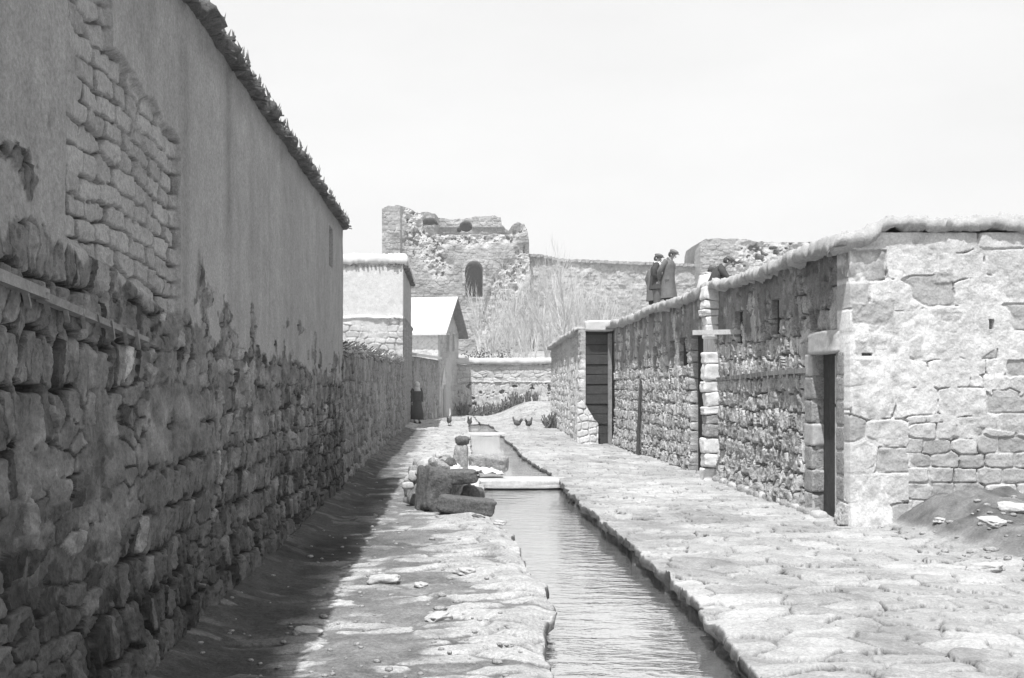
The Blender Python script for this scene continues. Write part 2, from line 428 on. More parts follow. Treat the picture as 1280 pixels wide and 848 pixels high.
# one wide ground sheet to the horizon (sunk under the modelled street)
gx = np.unique(np.concatenate([-np.geomspace(2.2, 900, 60), np.linspace(-2.2, 9, 24), [8.6, 9.0], np.geomspace(9, 900, 60)]))
gy = np.unique(np.concatenate([np.linspace(-600, -4.2, 20), [-4.2, -3.8], np.linspace(-3.8, 61.2, 60), [61.2, 61.5], np.linspace(61.5, 220, 220), np.geomspace(220, 2500, 30)]))
X, Y = np.meshgrid(gx, gy)
street = (X > -2.1) & (X < 8.9) & (Y > -4) & (Y < 61.3)
hill = 5.5 * sstep(75, 140, Y) + .5 * fbm(X * .08, Y * .08, 4, 8) * sstep(64, 80, Y) - 8 * sstep(175, 300, Y)
Z = np.where(street, -.62, -.03 + hill)
Tn = np.where(Y > 62, .30 + .08 * fbm(X * .15, Y * .15, 3, 4), .34)
tag(grid('ground', np.stack([X, Y, Z], -1), Tn, M_HILL), None, None, None, 'structure')

# ================================================================== LEFT TALL HOUSE
HX = -1.7
left = thing('adobe_house', 'tall mud-plastered house with bare adobe brick patch above rough stone, filling the left side', 'house', (-5, 10, 0))
YE = 17.3
def left_fn(U, Z):
    wu = U + .05 * fbm(U * 4, Z * 4, 2, 1); wz = Z + .04 * fbm(U * 3, Z * 3, 2, 2)
    wz = wz + .05 * fbm(U * .7, Z * 0, 3, 10)
    e, i, j, dx, dy = cells(wu, wz, .105, .225, 11, p=3.6, jit=.95, jy=.30, shear=.4)
    e2, i2, j2, dx2, dy2 = cells(wu, wz, .24, .10, 17, p=3, jit=.9)
    big = fbm(U * .9, Z * 1.6, 2, 19) > .28
    e = np.where(big, e2, e); i = np.where(big, i2, i); j = np.where(big, j2, j); dx = np.where(big, dx2, dx); dy = np.where(big, dy2, dy)
    stone = .042 * sstep(0, .09, e) * (.35 + .65 * i) + (j - .5) * .045 * dx + (i - .5) * .04 * dy
    stone = stone + .018 * fbm(U * 8, Z * 7, 6, 23) + .012 * np.abs(fbm(U * 26, Z * 18, 3, 29)) - .012 * np.abs(fbm(U * 13, Z * 9, 4, 30))
    stone = stone + chips(U, Z, .06, 24, .009) + chips(U, Z, .024, 25, .004)
    fillm = fbm(U * .8 + 3, Z * 1.1, 3, 37)
    fill = .030 + .060 * fillm + .024 * fbm(U * 6, Z * 5, 6, 39) + .022 * np.exp(-((U - 7.6) / 1.6) ** 2) * sstep(.5, 1.1, Z) - .035 * sstep(1.1, .2, Z)
    fill = fill - .05 * sstep(9.5, 12, U) * sstep(1.7, 1.2, Z) * .5
    s = np.maximum(stone, fill)
    cov = sstep(-.004, .008, fill - stone)
    s = s + chips(U, Z, .04, 26, .008) * cov
    # open deep joints here and there (missing mortar)
    hj = sstep(.34, .46, np.abs(dy)) * ~big
    joint = np.maximum(sstep(.085, .02, e), hj * sstep(.20, .05, e)) * sstep(-.35, .05, fbm(U * 2.2, Z * 2.2, 3, 43) - .30 * cov + .22 * hj + .2 * sstep(1.5, .6, Z))
    s = s - .075 * joint
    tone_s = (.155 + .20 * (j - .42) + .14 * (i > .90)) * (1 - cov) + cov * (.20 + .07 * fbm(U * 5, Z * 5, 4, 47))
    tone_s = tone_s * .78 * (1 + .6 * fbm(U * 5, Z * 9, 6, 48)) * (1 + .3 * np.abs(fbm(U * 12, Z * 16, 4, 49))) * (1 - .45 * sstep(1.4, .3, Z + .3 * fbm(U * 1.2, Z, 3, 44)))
    tone_s = np.where(joint > .40, .035, np.maximum(tone_s, .03))
    # plaster above an irregular border
    bz = np.interp(U, [3, 5, 7, 10, 17], [2.27, 2.22, 2.04, 1.86, 1.74]) + .13 * fbm(U * 2.6, Z * 1.2, 5, 53) + .09 * fbm(U * 9, Z * 5, 4, 54)
    pl = .035 + .012 * fbm(U * .9, Z * .9, 3, 59) + .004 * fbm(U * 8, Z * 6, 3, 60)
    stk = fbm(U * 2.2, Z * .22, 4, 61)
    tone_p = .29 + .045 * stk + .025 * fbm(U * 1.3, Z * 1.3, 3, 62) + .02 * fbm(U * 9, Z * 9, 3, 63)
    tone_p = tone_p * (1 - .28 * np.exp(-((U - 8.45 - .05 * fbm(Z * 2, Z * 0, 2, 3)) / .13) ** 2) * sstep(2.3, 3, Z)) * (1 - .15 * np.exp(-((U - 11.2) / .3) ** 2) * sstep(2.6, 3.4, Z)) * (1 - .25 * sstep(3.75, 4.0, Z + .15 * stk))
    tone_p = tone_p * (1 - .2 * sstep(.30, .55, fbm(U * 1.1 + .5, Z * .12, 3, 66)))
    holep = sstep(.42, .5, fbm(U * 4, Z * 4, 4, 57) + .35 * sstep(.5, .05, Z - bz))
    w = sstep(-.02, .02, Z - bz) * (1 - holep * sstep(.6, .4, Z - bz))
    D = s * (1 - w) + pl * w; T = tone_s * (1 - w) + tone_p * w
    # bare adobe brick patch
    be, bi, bj, bdx, bdy = cells(U + .05 * fbm(U * 6, Z * 6, 3, 3), Z + .035 * fbm(U * 3, Z * 5, 3, 4) + .02 * np.sin(U * 3), .28, .108, 67, p=4.5, jit=.45, jy=.3)
    bd = -.045 + .05 * sstep(0, .15, be) * (.6 + .4 * bi) + .02 * fbm(U * 13, Z * 15, 4, 71) - .10 * sstep(.12, 0, be) * sstep(-.4, .1, fbm(U * 3, Z * 3, 3, 70)) + .03 * (bj - .5) * bdx
    worn = sstep(.1, .6, fbm(U * 2.4, Z * 2.4, 3, 72) + .9 * sstep(5.5, 4.95, U) - .35); bd = bd * (1 - .8 * worn) + .8 * worn * .018
    bt = .27 + .06 * bj + .05 * fbm(U * 6, Z * 6, 4, 73) - .24 * sstep(.13, .03, be) * sstep(-.4, .1, fbm(U * 3, Z * 3, 3, 70))
    wob = .05 * fbm(U * 5, Z * 5, 3, 74)
    ztop = np.where(U < 5.55, 3.62 - .1 * (U - 5), 3.28 - .12 * (U - 5.6)) + wob
    inb = sstep(4.90, 4.94, U + wob) * sstep(6.97, 6.94, U + wob * .25) * sstep(-.02, .02, Z - (2.27 - .13 * (U - 4.9)) + wob) * sstep(.015, -.015, Z - ztop)
    D = D * (1 - inb) + bd * inb; T = T * (1 - inb) + bt * inb
    # battered foot, slit window high at the far end
    D = D + .05 * sstep(.7, .0, Z) * (1 + fbm(U * 2, Z, 2, 77))
    win = inrect(U, Z, 15.35, 15.85, 3.25, 3.80)
    D = np.where(win, -.22, D); T = np.where(win, .10, T)
    return D, T
us = np.concatenate([np.linspace(-4, 3.2, 60), inv_space(3.2, YE, 1050, .3), edges(15.35, 15.85, 4.92, 6.955)])
zs = np.concatenate([np.linspace(-.2, 2.4, 300), np.linspace(2.4, 4.1, 150), edges(3.25, 3.80)])
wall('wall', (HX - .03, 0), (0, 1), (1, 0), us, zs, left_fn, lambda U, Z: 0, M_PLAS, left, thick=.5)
MB().box((-6.3, 6.6, 2.0), (8.2, 21.1, 4.2)).build('house_body', M_PLAS, left).data.attributes.new('tone', 'FLOAT', 'POINT').data.foreach_set('value', [.3] * 8)
# flat mud roof
def mud_roof(name, x0, x1, y0, y1, zt, th, mat, parent, sides=('x0', 'y0', 'x1', 'y1'), nx=160, ny=260, amp=.05, seed=0, inset=.12, geo=False, ragged=.3, skew=0.):
    """roof slab with a rounded ragged edge; edge profile bent down on the listed sides"""
    prof = [(inset, 1.0), (.0, .98), (-.02, .6), (.0, .18), (.05, .03)]
    def axis(a, b, lo, hi, n, g):
        base = inv_space(a + .08, b - .08, n, .4) if g else np.linspace(a + .08, b - .08, n)
        c = [(a + o, d) for o, d in prof] if lo else [(a, 1.), (a, .0)]
        e = [(b - o, d) for o, d in prof][::-1] if hi else [(b, 0.), (b, 1.)]
        xs = [p for p, _ in c] + list(base) + [p for p, _ in e]; ds = [d for _, d in c] + [0.] * len(base) + [d for _, d in e]
        return np.array(xs), np.array(ds)
    xa, dxa = axis(x0, x1, 'x0' in sides, 'x1' in sides, nx, False); ya, dya = axis(y0, y1, 'y0' in sides, 'y1' in sides, ny, geo)
    X, Y = np.meshgrid(xa, ya); DX, DY = np.meshgrid(dxa, dya); D = np.maximum(DX, DY)
    thv = th * (1 + ragged * 1.6 * fbm(X * 1.4 + Y * 1.6, Y * 1.3 - X, 3, seed + 4) + ragged * .7 * fbm(X * 6 + Y * 5, Y * 5 - X * 5, 2, seed + 8))
    zz = zt(X, Y) if callable(zt) else zt
    Zt = zz + amp * fbm(X * .9, Y * .9, 3, seed) + amp * .7 * fbm(X * 4, Y * 4, 5, seed + 2) + amp * .4 * np.abs(fbm(X * 9, Y * 9, 3, seed + 3))
    ed = np.exp(-((X - x0) / .25) ** 2); X = X + ed * .075 * fbm(Y * 2.2, D * .8, 5, seed + 6)
    ed = np.exp(-((Y - y0) / .25) ** 2); Y = Y + ed * .06 * fbm(X * 3.2, D * .8, 5, seed + 7)
    Z = Zt - D * thv + chips(X, Y, .09, seed + 20, .045) * min(1, amp / .045) + chips(X, Y, .035, seed + 21, .015) * min(1, amp / .045)
    X = X + skew * (Y - y0)
    return grid(name, np.stack([X, Y, Z], -1), .45, mat, parent)
mud_roof('roof', -10.2, HX - .12, -4, YE + .12, 4.13, .10, M_ROOF, left, nx=60, ny=300, amp=.02, seed=3)
# ragged brush and reed edge along the roof
yy = np.concatenate([np.linspace(-4, 3, 200), inv_space(3, YE + .14, 1500, .5)])
pr = [(-.14, 4.03, 0), (-.02, 4.02, .6), (.07, 4.035, 1), (.10, 4.07, 1), (.085, 4.11, 1), (.04, 4.15, .8), (-.25, 4.165, .3)]
st = hsh(np.floor(yy / .27 + .6 * vn(yy * 1.1, yy * 0, 5)), yy * 0, 6)      # broken bundles, each a little in or out
P = np.stack([np.stack([HX + a + w * (.06 * (st - .5) + .035 * fbm(yy * 9, yy * 0 + a * 20, 4, 7)), yy, z + w * (.03 * fbm(yy * 7, yy * 0 + z * 30, 4, 9) + .03 * (st - .5))], -1) for a, z, w in pr], 1)
grid('clay_eave', P, .11 + .04 * fbm(yy * 8, yy * 0, 3, 2)[:, None], M_STONE, left)
b = MB(); y = 3.0; rn = random.Random(3)
while y < YE + .14:
    dens = .5 + .5 * math.sin(y * 2.3) * math.sin(y * .9)
    xx = HX + rn.uniform(.0, .11); h = rn.uniform(.015, .06) * (1.8 if rn.random() < .12 else 1); w = rn.uniform(.012, .03); ln = rn.uniform(-.03, .03)
    b.add([(xx - .012, y, 4.12), (xx + .012, y, 4.12), (xx + .012, y + w, 4.12), (xx - .012, y + w, 4.12), (xx + ln, y + w * .5 + ln * .5, 4.15 + h)], [(0, 1, 4), (1, 2, 4), (2, 3, 4), (3, 0, 4)])
    if rn.random() < .4: b.beam((HX - .03, y, 4.04 + rn.uniform(-.02, .03)), (HX + rn.uniform(.08, .17), y + rn.uniform(-.05, .05), 4.03 + rn.uniform(-.05, .05)), .012, .012)
    y += rn.uniform(.015, .07) * (1.6 - dens)
tag(b.build('reed_fringe', M_THATCH, left), None, None, None, 'stuff')
# timber lacing with cross pegs in the stonework
b = MB(); b.beam((HX + .03, 3.2, 2.06), (HX + .045, 4.55, 1.965), .05, .04, .008); b.beam((HX + .045, 4.5, 1.96), (HX + .02, 6.15, 1.845), .04, .03, .008)
for q in range(8):
    yy = 4.3 + q * .22; b.beam((HX + .05, yy, 2.0 - (yy - 4.3) * .075), (HX + .03, yy + .11, 1.91 - (yy - 4.3) * .075), .02, .014, .004)
b.build('timber_lacing', M_WOOD, left)

# ================================================================== LOW STONE WALL beyond it
low = thing('stone_wall', 'low rough stone wall with brush coping running from the tall house to the pale house', 'wall', (-1.9, 28, 0))
def low_fn(U, Z):
    e, i, j, dx, dy = cells(U + .05 * fbm(U * 3, Z * 3, 2, 5), Z + .05 * fbm(U * 2, Z * 3, 2, 6), .26, .24, 211, p=2.6, jit=.9)
    D = .09 * sstep(0, .2, e) * (.4 + .6 * i) + .02 * fbm(U * 9, Z * 9, 3, 7) + .05 * sstep(.6, 0, Z)
    D = D - .05 * sstep(.07, 0, e)
    c = sstep(.1, .5, fbm(U * .7, Z * .9, 3, 9)); D = D * (1 - .6 * c) + .05 * c
    return D, .21 + .13 * (j - .4) + .05 * c
wall('wall', (-1.80, 0), (0, 1), (1, 0), inv_space(YE + .01, 40, 520, .4), np.linspace(-.2, 2.7, 150), low_fn, None or (lambda U, Z: 0), M_STONE, low, thick=.5,
     top=lambda U: 2.12 + .012 * (U - 17) + .07 * fbm(U * 1.5, U * 0, 3, 12))
b = MB()
for q in range(520):
    y = YE + .1 + (40 - YE - .2) * random.random(); z = 2.14 + .012 * (y - 17)
    w = random.uniform(.05, .2); b.box((-1.98 + random.uniform(-.22, .20), y, z + random.uniform(0, .14)), (w * 1.2, w * 1.5, w * .5), Matrix.Rotation(random.uniform(-.5, .5), 3, 'X') @ Matrix.Rotation(random.uniform(-.4, .4), 3, 'Z'), .015)
b.build('rubble_coping', M_ROCKP, low)
b = MB()
for q in range(900):
    y = YE + .1 + (40 - YE - .2) * random.random(); z = 2.14 + .012 * (y - 17); a = Vector((-1.85, y, z + random.uniform(-.02, .08)))
    b.beam(a, a + Vector((random.uniform(.05, .24), random.uniform(-.2, .1), random.uniform(-.12, .16))), .016, .012)
b.build('brush_coping', M_BRUSH, low)

# ================================================================== PALE HOUSE A (above the low wall)
ha = thing('plastered_house', 'pale two-storey mud-plastered house with a white roof rim, rising above the low wall', 'house', (-4, 44, 0))
def ha_fn(U, Z):
    e, i, j, dx, dy = cells(U, Z, .35, .22, 301, p=3, jit=.8)
    lowr = sstep(.03, -.03, Z - 4.05 - .06 * fbm(U * 2, U * 0, 3, 5))
    st = .07 * sstep(0, .2, e) * i
    rough = sstep(-.1, .3, fbm(U * .9, Z * 1.2, 3, 21) + .5 * sstep(3.4, 4.6, U))
    D = lowr * (.07 + st * rough + .02 * fbm(U * 5, Z * 5, 3, 4)) + (1 - lowr) * .02 * fbm(U * 2, Z * 2, 3, 3)
    T = .50 * (1 - lowr) + lowr * (.45 - .08 * rough * j - .18 * rough * sstep(.08, 0, e))
    ledge = np.exp(-((Z - 4.0 - .05 * fbm(U * 2, U * 0, 3, 5)) / .05) ** 2)
    D = D + .06 * ledge * (1 + .5 * fbm(U * 4, U * 0, 2, 9))
    return D, T
wall('wall', (-7.0, 40.02), (1, 0), (0, -1), np.linspace(0, 5.22, 240), np.linspace(-.2, 6.05, 260), ha_fn, lambda U, Z: 0, M_LIME, ha, thick=.5)
def ha_side(U, Z):
    lowr = sstep(.03, -.03, Z - 4.05)
    e, i, j, dx, dy = cells(U, Z, .3, .22, 311, p=3, jit=.8)
    return .05 * lowr * sstep(0, .2, e) + .02 * fbm(U * 2, Z * 2, 3, 4) + .06 * np.exp(-((Z - 4) / .06) ** 2), .30 + .05 * fbm(U * 3, Z * .4, 3, 3) - .06 * lowr
wall('side_wall', (-1.79, 40.04), (0, 1), (1, 0), np.linspace(0, 8.1, 160), np.linspace(-.2, 6.05, 200), ha_side, lambda U, Z: 0, M_STONE, ha, thick=.4)
MB().box((-4.7, 44.4, 2.9), (4.9, 7.4, 6.0)).build('house_body', M_ROCKM, ha)
mud_roof('roof', -7.1, -1.62, 39.95, 48.3, 6.28, .34, M_WHITE, ha, nx=100, ny=100, amp=.04, seed=22, ragged=.12)
b = MB()
x = -7.0
while x < -1.8:
    b.beam((x, 40.3, 5.90), (x + random.uniform(-.04, .04), 39.93 + random.uniform(-.03, .03), 5.88 + random.uniform(-.05, .03)), random.uniform(.04, .09), random.uniform(.05, .12)); x += random.uniform(.08, .17)
y = 40.1
while y < 48:
    b.beam((-2, y, 5.90), (-1.62 + random.uniform(-.05, .05), y, 5.86 + random.uniform(-.05, .03)), .07, .08); y += random.uniform(.12, .25)
b.build('roof_brush', M_BRUSH, ha)

# ================================================================== LEAN-TO and GABLED HOUSE B
ln = thing('lean_to', 'low shaded lean-to with a pale flat roof between the plastered house and the gabled house', 'shed', (-2.5, 52, 0))
def rubfn(seed, cu, cv, base, amp=.07, var=.14, cvr=.4):
    def f(U, Z):
        e, i, j, dx, dy = cells(U + .04 * fbm(U * 3, Z * 3, 2, seed), Z + .04 * fbm(U * 3, Z * 3, 2, seed + 1), cu, cv, seed + 2, p=2.8, jit=.85)
        c = sstep(.0, .45, fbm(U * .9, Z * .9, 3, seed + 4)) * cvr * 2
        c = np.clip(c, 0, 1)
        D = (amp * sstep(0, .2, e) * (.4 + .6 * i)) * (1 - c) + c * amp * .6 + .015 * fbm(U * 6, Z * 6, 3, seed + 7)
        T = (base + var * (j - .5) - base * .3 * sstep(.08, 0, e)) * (1 - c) + c * (base * 1.15 + .04 * fbm(U * 3, Z * 3, 2, seed + 9))
        return D, T
    return f
dv = Vector((1.03, 8.0)); Ll = dv.length; dv.normalize(); nv = (dv.y, -dv.x)
wall('wall', (-1.72, 48.15), (dv.x, dv.y), nv, np.linspace(0, Ll - .15, 200), np.linspace(-.2, 2.85, 110), rubfn(401, .3, .2, .24), lambda U, Z: 0, M_STONE, ln, thick=.4)
b = MB(); b.add([(-1.55, 48.1, 2.86), (-.55, 55.9, 2.9), (-5, 56.2, 3.5), (-5, 48.5, 3.5), (-1.55, 48.1, 2.98), (-.55, 55.9, 3.02), (-5, 56.2, 3.62), (-5, 48.5, 3.62)],
                [(0, 1, 2, 3), (4, 7, 6, 5), (0, 4, 5, 1), (1, 5, 6, 2), (2, 6, 7, 3), (3, 7, 4, 0)]).build('roof', M_WHITE, ln)

hb = thing('gabled_house', 'small gabled house with white sloping roof and two narrow gable windows', 'house', (-2, 58, 0))
C1 = Vector((-.72, 56.2)); C2 = Vector((.28, 60.4)); g = C2 - C1; GL = g.length; g.normalize(); gn = Vector((g.y, -g.x)); fd = Vector((-g.y, g.x))
ridge = 6.05; eave = 4.35
def gtop(U): return eave + (ridge - eave) * (1 - np.abs(U - GL / 2) / (GL / 2))
rf = rubfn(421, .34, .22, .36, .05, .08, .9)
def gb(U, Z):
    D, T = rf(U, Z)
    for (a, c, z0, z1) in ((1.55, 2.0, 3.35, 4.25), (2.7, 3.15, 3.4, 4.35), (.55, 1.15, -.3, 1.70)):
        w = inrect(U, Z, a, c, z0, z1); D = np.where(w, -.28, D); T = np.where(w, .03, T)
    return D, T
wall('gable_wall', C1, g, gn, np.concatenate([np.linspace(0, GL, 160), edges(1.55, 2.0, 2.7, 3.15, .55, 1.15)]), np.concatenate([np.linspace(-.2, 6.06, 200), edges(3.35, 4.25, 3.4, 4.35, 1.7)]), gb, lambda U, Z: 0, M_LIME, hb, thick=.35, top=gtop)
wall('front_wall', C1 + fd * 6, -fd, -g, np.linspace(0, 5.98, 120), np.linspace(-.2, eave, 100), rubfn(431, .4, .25, .58, .03, .05, 1), lambda U, Z: 0, M_LIME, hb, thick=.35)
wall('back_wall', C2 + fd * 6, -fd, g, np.linspace(0, 5.98, 10), np.linspace(-.2, eave, 10), rubfn(432, .4, .25, .5, .03, .05, 1), lambda U, Z: 0, M_LIME, hb, thick=.3)
def p3(v, z): return Vector((v.x, v.y, z))
ov = .50; Rm = C1 + g * GL / 2 + gn * ov; Rb = C1 + g * GL / 2 + fd * 6.3
for nm, E, sgn in (('roof_slope', C1, -1), ('roof_slope', C2, 1)):
    Ee = E + g * sgn * .38 ; ze = eave - (ridge - eave) / (GL / 2) * .38 + .06
    q = [p3(Ee + gn * ov, ze), p3(Ee + fd * 6.3, ze), p3(Rb, ridge + .06), p3(Rm, ridge + .06)]
    vs2 = q + [v + Vector((0, 0, .10)) for v in q]
    if sgn > 0: fs2 = [(0, 1, 2, 3), (4, 7, 6, 5), (0, 4, 5, 1), (1, 5, 6, 2), (2, 6, 7, 3), (3, 7, 4, 0)]
    else: fs2 = [(3, 2, 1, 0), (5, 6, 7, 4), (1, 5, 4, 0), (2, 6, 5, 1), (3, 7, 6, 2), (0, 4, 7, 3)]
    MB().add(vs2, fs2).build(nm, M_WHITE if sgn < 0 else M_WOOD, hb)
# window frames, door frame with pale surround
for (a, c, z0, z1, nm, m) in ((1.55, 2.0, 3.35, 4.25, 'window', M_WOODP), (2.7, 3.15, 3.4, 4.35, 'window', M_WOODP), (.55, 1.15, 0, 1.70, 'door_frame', M_WHITE)):
    b = MB(); t_ = .07 if nm == 'window' else .12
    for (u0, zz0, u1, zz1) in ((a, z0, a, z1), (c, z0, c, z1), (a - t_ / 2, z1, c + t_ / 2, z1)):
        A = C1 + g * u0 + gn * .06; B = C1 + g * u1 + gn * .06
        b.beam(p3(A, zz0), p3(B, zz1), .06, t_)
    o = b.build(nm, m, hb)
b = MB(); A = C1 + g * .5 + gn * .09; B = C1 + g * 1.2 + gn * .09; Cc = C1 + g * .85 + gn * .09
b.add([p3(A, 1.78), p3(B, 1.78), p3(Cc, 2.5), p3(A - gn * .05, 1.78), p3(B - gn * .05, 1.78), p3(Cc - gn * .05, 2.5)], [(0, 1, 2), (3, 5, 4), (0, 3, 4, 1), (1, 4, 5, 2), (2, 5, 3, 0)]).build('door_canopy', M_WHITE, hb)
b = MB(); A = C1 + g * .58 - gn * .2; B = C1 + g * 1.12 - gn * .2
b.beam(p3(A, .85), p3(B, .85), .04, 1.7); b.build('door', M_DARK, hb)

# pale boards and poles leaning beside the door
for k, (px, Y, h, w, lb) in enumerate(((531.5, 52.6, 1.75, .10, 'thin pale pole leaning on the lean-to wall, leftmost by the door'), (536.5, 53.6, 1.35, .34, 'broad pale board leaning on the lean-to wall'),
                                (543, 54.6, 1.45, .24, 'pale board leaning on the lean-to wall just before the gabled house door'), (560.5, 57.6, 1.5, .22, 'narrow pale board leaning on the gabled house right of its door'))):
    X = (px - 566) / F * Y; tl = thing('leaning_board', lb, 'board', (X, Y, 0), 'boards leaning by the far left doorway')
    b = MB(); b.beam((X + .02, Y, 0), (X - .16, Y + .1, h), .05, w, .02); b.build('board', M_WHITE, tl)

# ================================================================== CROSS WALL closing the street
cw = thing('stone_wall', 'pale stone wall with white coping closing the far end of the street', 'wall', (3, 60.2, 0))
def cwf(U, Z):
    e, i, j, dx, dy = cells(U + .05 * fbm(U * 3, Z * 3, 2, 5), Z + .03 * fbm(U * 2, Z * 3, 2, 6), .20, .55, 511, p=2.6, jit=.9)
    e2, i2, j2, _, _ = cells(U, Z, .42, .2, 521, p=2.8, jit=.8)
    up = Z > 1.75 + .05 * fbm(U, U * 0, 2, 1)
    e = np.where(up, e2, e); j = np.where(up, j2, j); i = np.where(up, i2, i)
    holes = sstep(.30, .5, fbm(U * 3.2, Z * 3.2, 3, 33)) * ~up
    D = .05 * sstep(0, .2, e) * i + .03 * fbm(U * 5, Z * 5, 3, 2) - .14 * holes
    D = D + .05 * np.exp(-((Z - 1.78 - .04 * fbm(U * 1.5, U * 0, 3, 4)) / .04) ** 2)
    return D, .50 - .12 * j - .22 * sstep(.06, 0, e) - .25 * holes
wall('wall', (.2, 60.2), (1, 0), (0, -1), np.linspace(0, 8.5, 420), np.linspace(-.3, 2.72, 150), cwf, lambda U, Z: 0, M_LIME, cw, thick=.4)
mud_roof('coping', .15, 9, 60.0, 60.75, 3.07, .33, M_WHITE, cw, nx=120, ny=8, amp=.02, seed=44, ragged=.08)

# ================================================================== RIGHT LONG BUILDING
rb = thing('stone_building', 'long flat-roofed stone building on the right with its limewashed front wall facing us', 'house', (8, 20, 0))
RX = 4.45; FY = 12.44; RE = 30.6; RH = 3.20
def right_fn(U, Z):
    wu = U + .05 * fbm(U * 3, Z * 3, 2, 1); wz = Z + .045 * fbm(U * 2, Z * 3, 2, 2)
    wz = wz + .04 * fbm(U * .6, Z * 0, 3, 100)
    e, i, j, dx, dy = cells(wu, wz, .115, .25, 611, p=3.0, jit=1., jy=.3, shear=.5)
    eb, ib, jb, _, _ = cells(U + .03 * fbm(U * 2, Z * 2, 2, 3), Z, .45, .31, 621, p=4, jit=.5)
    blk = (U < 13.1 + .15 * fbm(Z * 2, Z * 0, 2, 4)) | ((U < 14.2) & (Z < 2.3) & (U > 13.6))   # ashlar at the corner and jambs
    e = np.where(blk, eb, e); i = np.where(blk, ib, i); j = np.where(blk, jb, j)
    dxx = np.where(blk, 0, dx); dyy = np.where(blk, 0, dy)
    stone = np.where(blk, .045 * sstep(0, .08, e), .085 * sstep(0, .16, e)) * (.45 + .55 * i) + (j - .5) * .07 * dxx + (i - .5) * .04 * dyy
    stone = stone + .018 * fbm(U * 8, Z * 6, 5, 5) - .010 * np.abs(fbm(U * 16, Z * 12, 3, 6))
    stone = stone + chips(U, Z, .06, 24, .012) + chips(U, Z, .028, 25, .005)
    zb = 2.50 + .40 * fbm(U * 1.1, U * 0, 3, 7) + .25 * fbm(U * 3, Z * .6, 3, 8) - .35 * sstep(19, 21, U) + .25 * sstep(15, 13.4, U)
    mud = sstep(-.10, .10, Z - zb + .15 * fbm(U * 6, Z * 3, 3, 9)) * np.where(U < 12.85, .25, 1)
    streakm = sstep(.30, .42, fbm(U * 3.5, Z * .45, 3, 11)) * (U > 20.3) * (Z > .6)
    lime = sstep(-.05, .3, fbm(U * .9, Z * 1.0, 3, 12)); lime = np.maximum(lime, streakm)
    fill = .028 + .03 * lime + .014 * fbm(U * 7, Z * 7, 3, 13)
    fill = np.where(Z < .5, fill - .03, fill)
    cov = sstep(-.004, .01, fill - stone)
    s = np.maximum(stone, fill)
    hj = sstep(.34, .46, np.abs(dy)) * ~blk
    joint = np.maximum(sstep(.08, .01, e), hj * sstep(.18, .05, e)) * sstep(-.35, .15, fbm(U * 2, Z * 2.5, 3, 14) - .4 * streakm + .3 * hj)
    s = s - .10 * joint
    T = (.36 + .20 * (j - .5)) * (1 - cov) + cov * (.58 + .14 * fbm(U * 4, Z * 4, 3, 15))
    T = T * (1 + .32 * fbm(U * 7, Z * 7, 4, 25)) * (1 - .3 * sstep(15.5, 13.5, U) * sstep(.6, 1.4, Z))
    T = np.where(joint > .5, .14, T)
    pm = .055 + .014 * fbm(U * 3, Z * 3, 3, 16); tm = .20 + .10 * fbm(U * 3, Z * 1.6, 4, 17)
    patch_ = sstep(.02, .22, fbm(U * 2.6, Z * 1.8, 4, 18)) * .9
    pm = np.maximum(pm, s - .02); tm = tm * (1 - .35 * sstep(.25, .5, fbm(U * 5, Z * 7, 3, 28))) + .16 * sstep(.3, .45, fbm(U * 4, Z * 2, 4, 29))
    mud = mud * (1 - patch_)
    D = s * (1 - mud) + pm * mud; T = T * (1 - mud) + tm * mud
    D = D + .06 * sstep(.5, 0, Z) * (1 + fbm(U * 3, Z, 2, 19))
    for (u0, u1, z0, z1, dp) in ((12.90, 13.72, -.3, 1.98, .10), (18.95, 20.75, -.3, 2.52, .12), (15.15, 15.50, 2.30, 2.78, .05), (17.10, 17.5, 2.25, 2.75, .05), (21.2, 21.8, 1.98, 2.52, .06), (22.3, 22.75, 1.95, 2.5, .07), (24.2, 24.65, 1.9, 2.45, .06), (15.9, 16.0, 1.2, 1.3, .05)):
        w = inrect(U, Z, u0, u1, z0, z1); D = np.where(w, -dp, D); T = np.where(w, .2, T)
    return D, T
ue = edges(12.90, 13.72, 18.95, 20.75, 15.15, 15.50, 17.10, 17.5, 21.2, 21.8, 22.3, 22.75, 24.2, 24.65)
ze = edges(1.98, 2.52, 2.30, 2.78, 2.25, 2.75, 1.95, 2.5, 1.9, 2.45)
wall('street_wall', (RX + .02, 0), (0, 1), (-1, 0), np.concatenate([inv_space(FY + .06, RE, 900, .35), ue]), np.concatenate([np.linspace(-.25, RH, 400), ze]), right_fn, lambda U, Z: 0, M_STONE, rb, thick=.45)

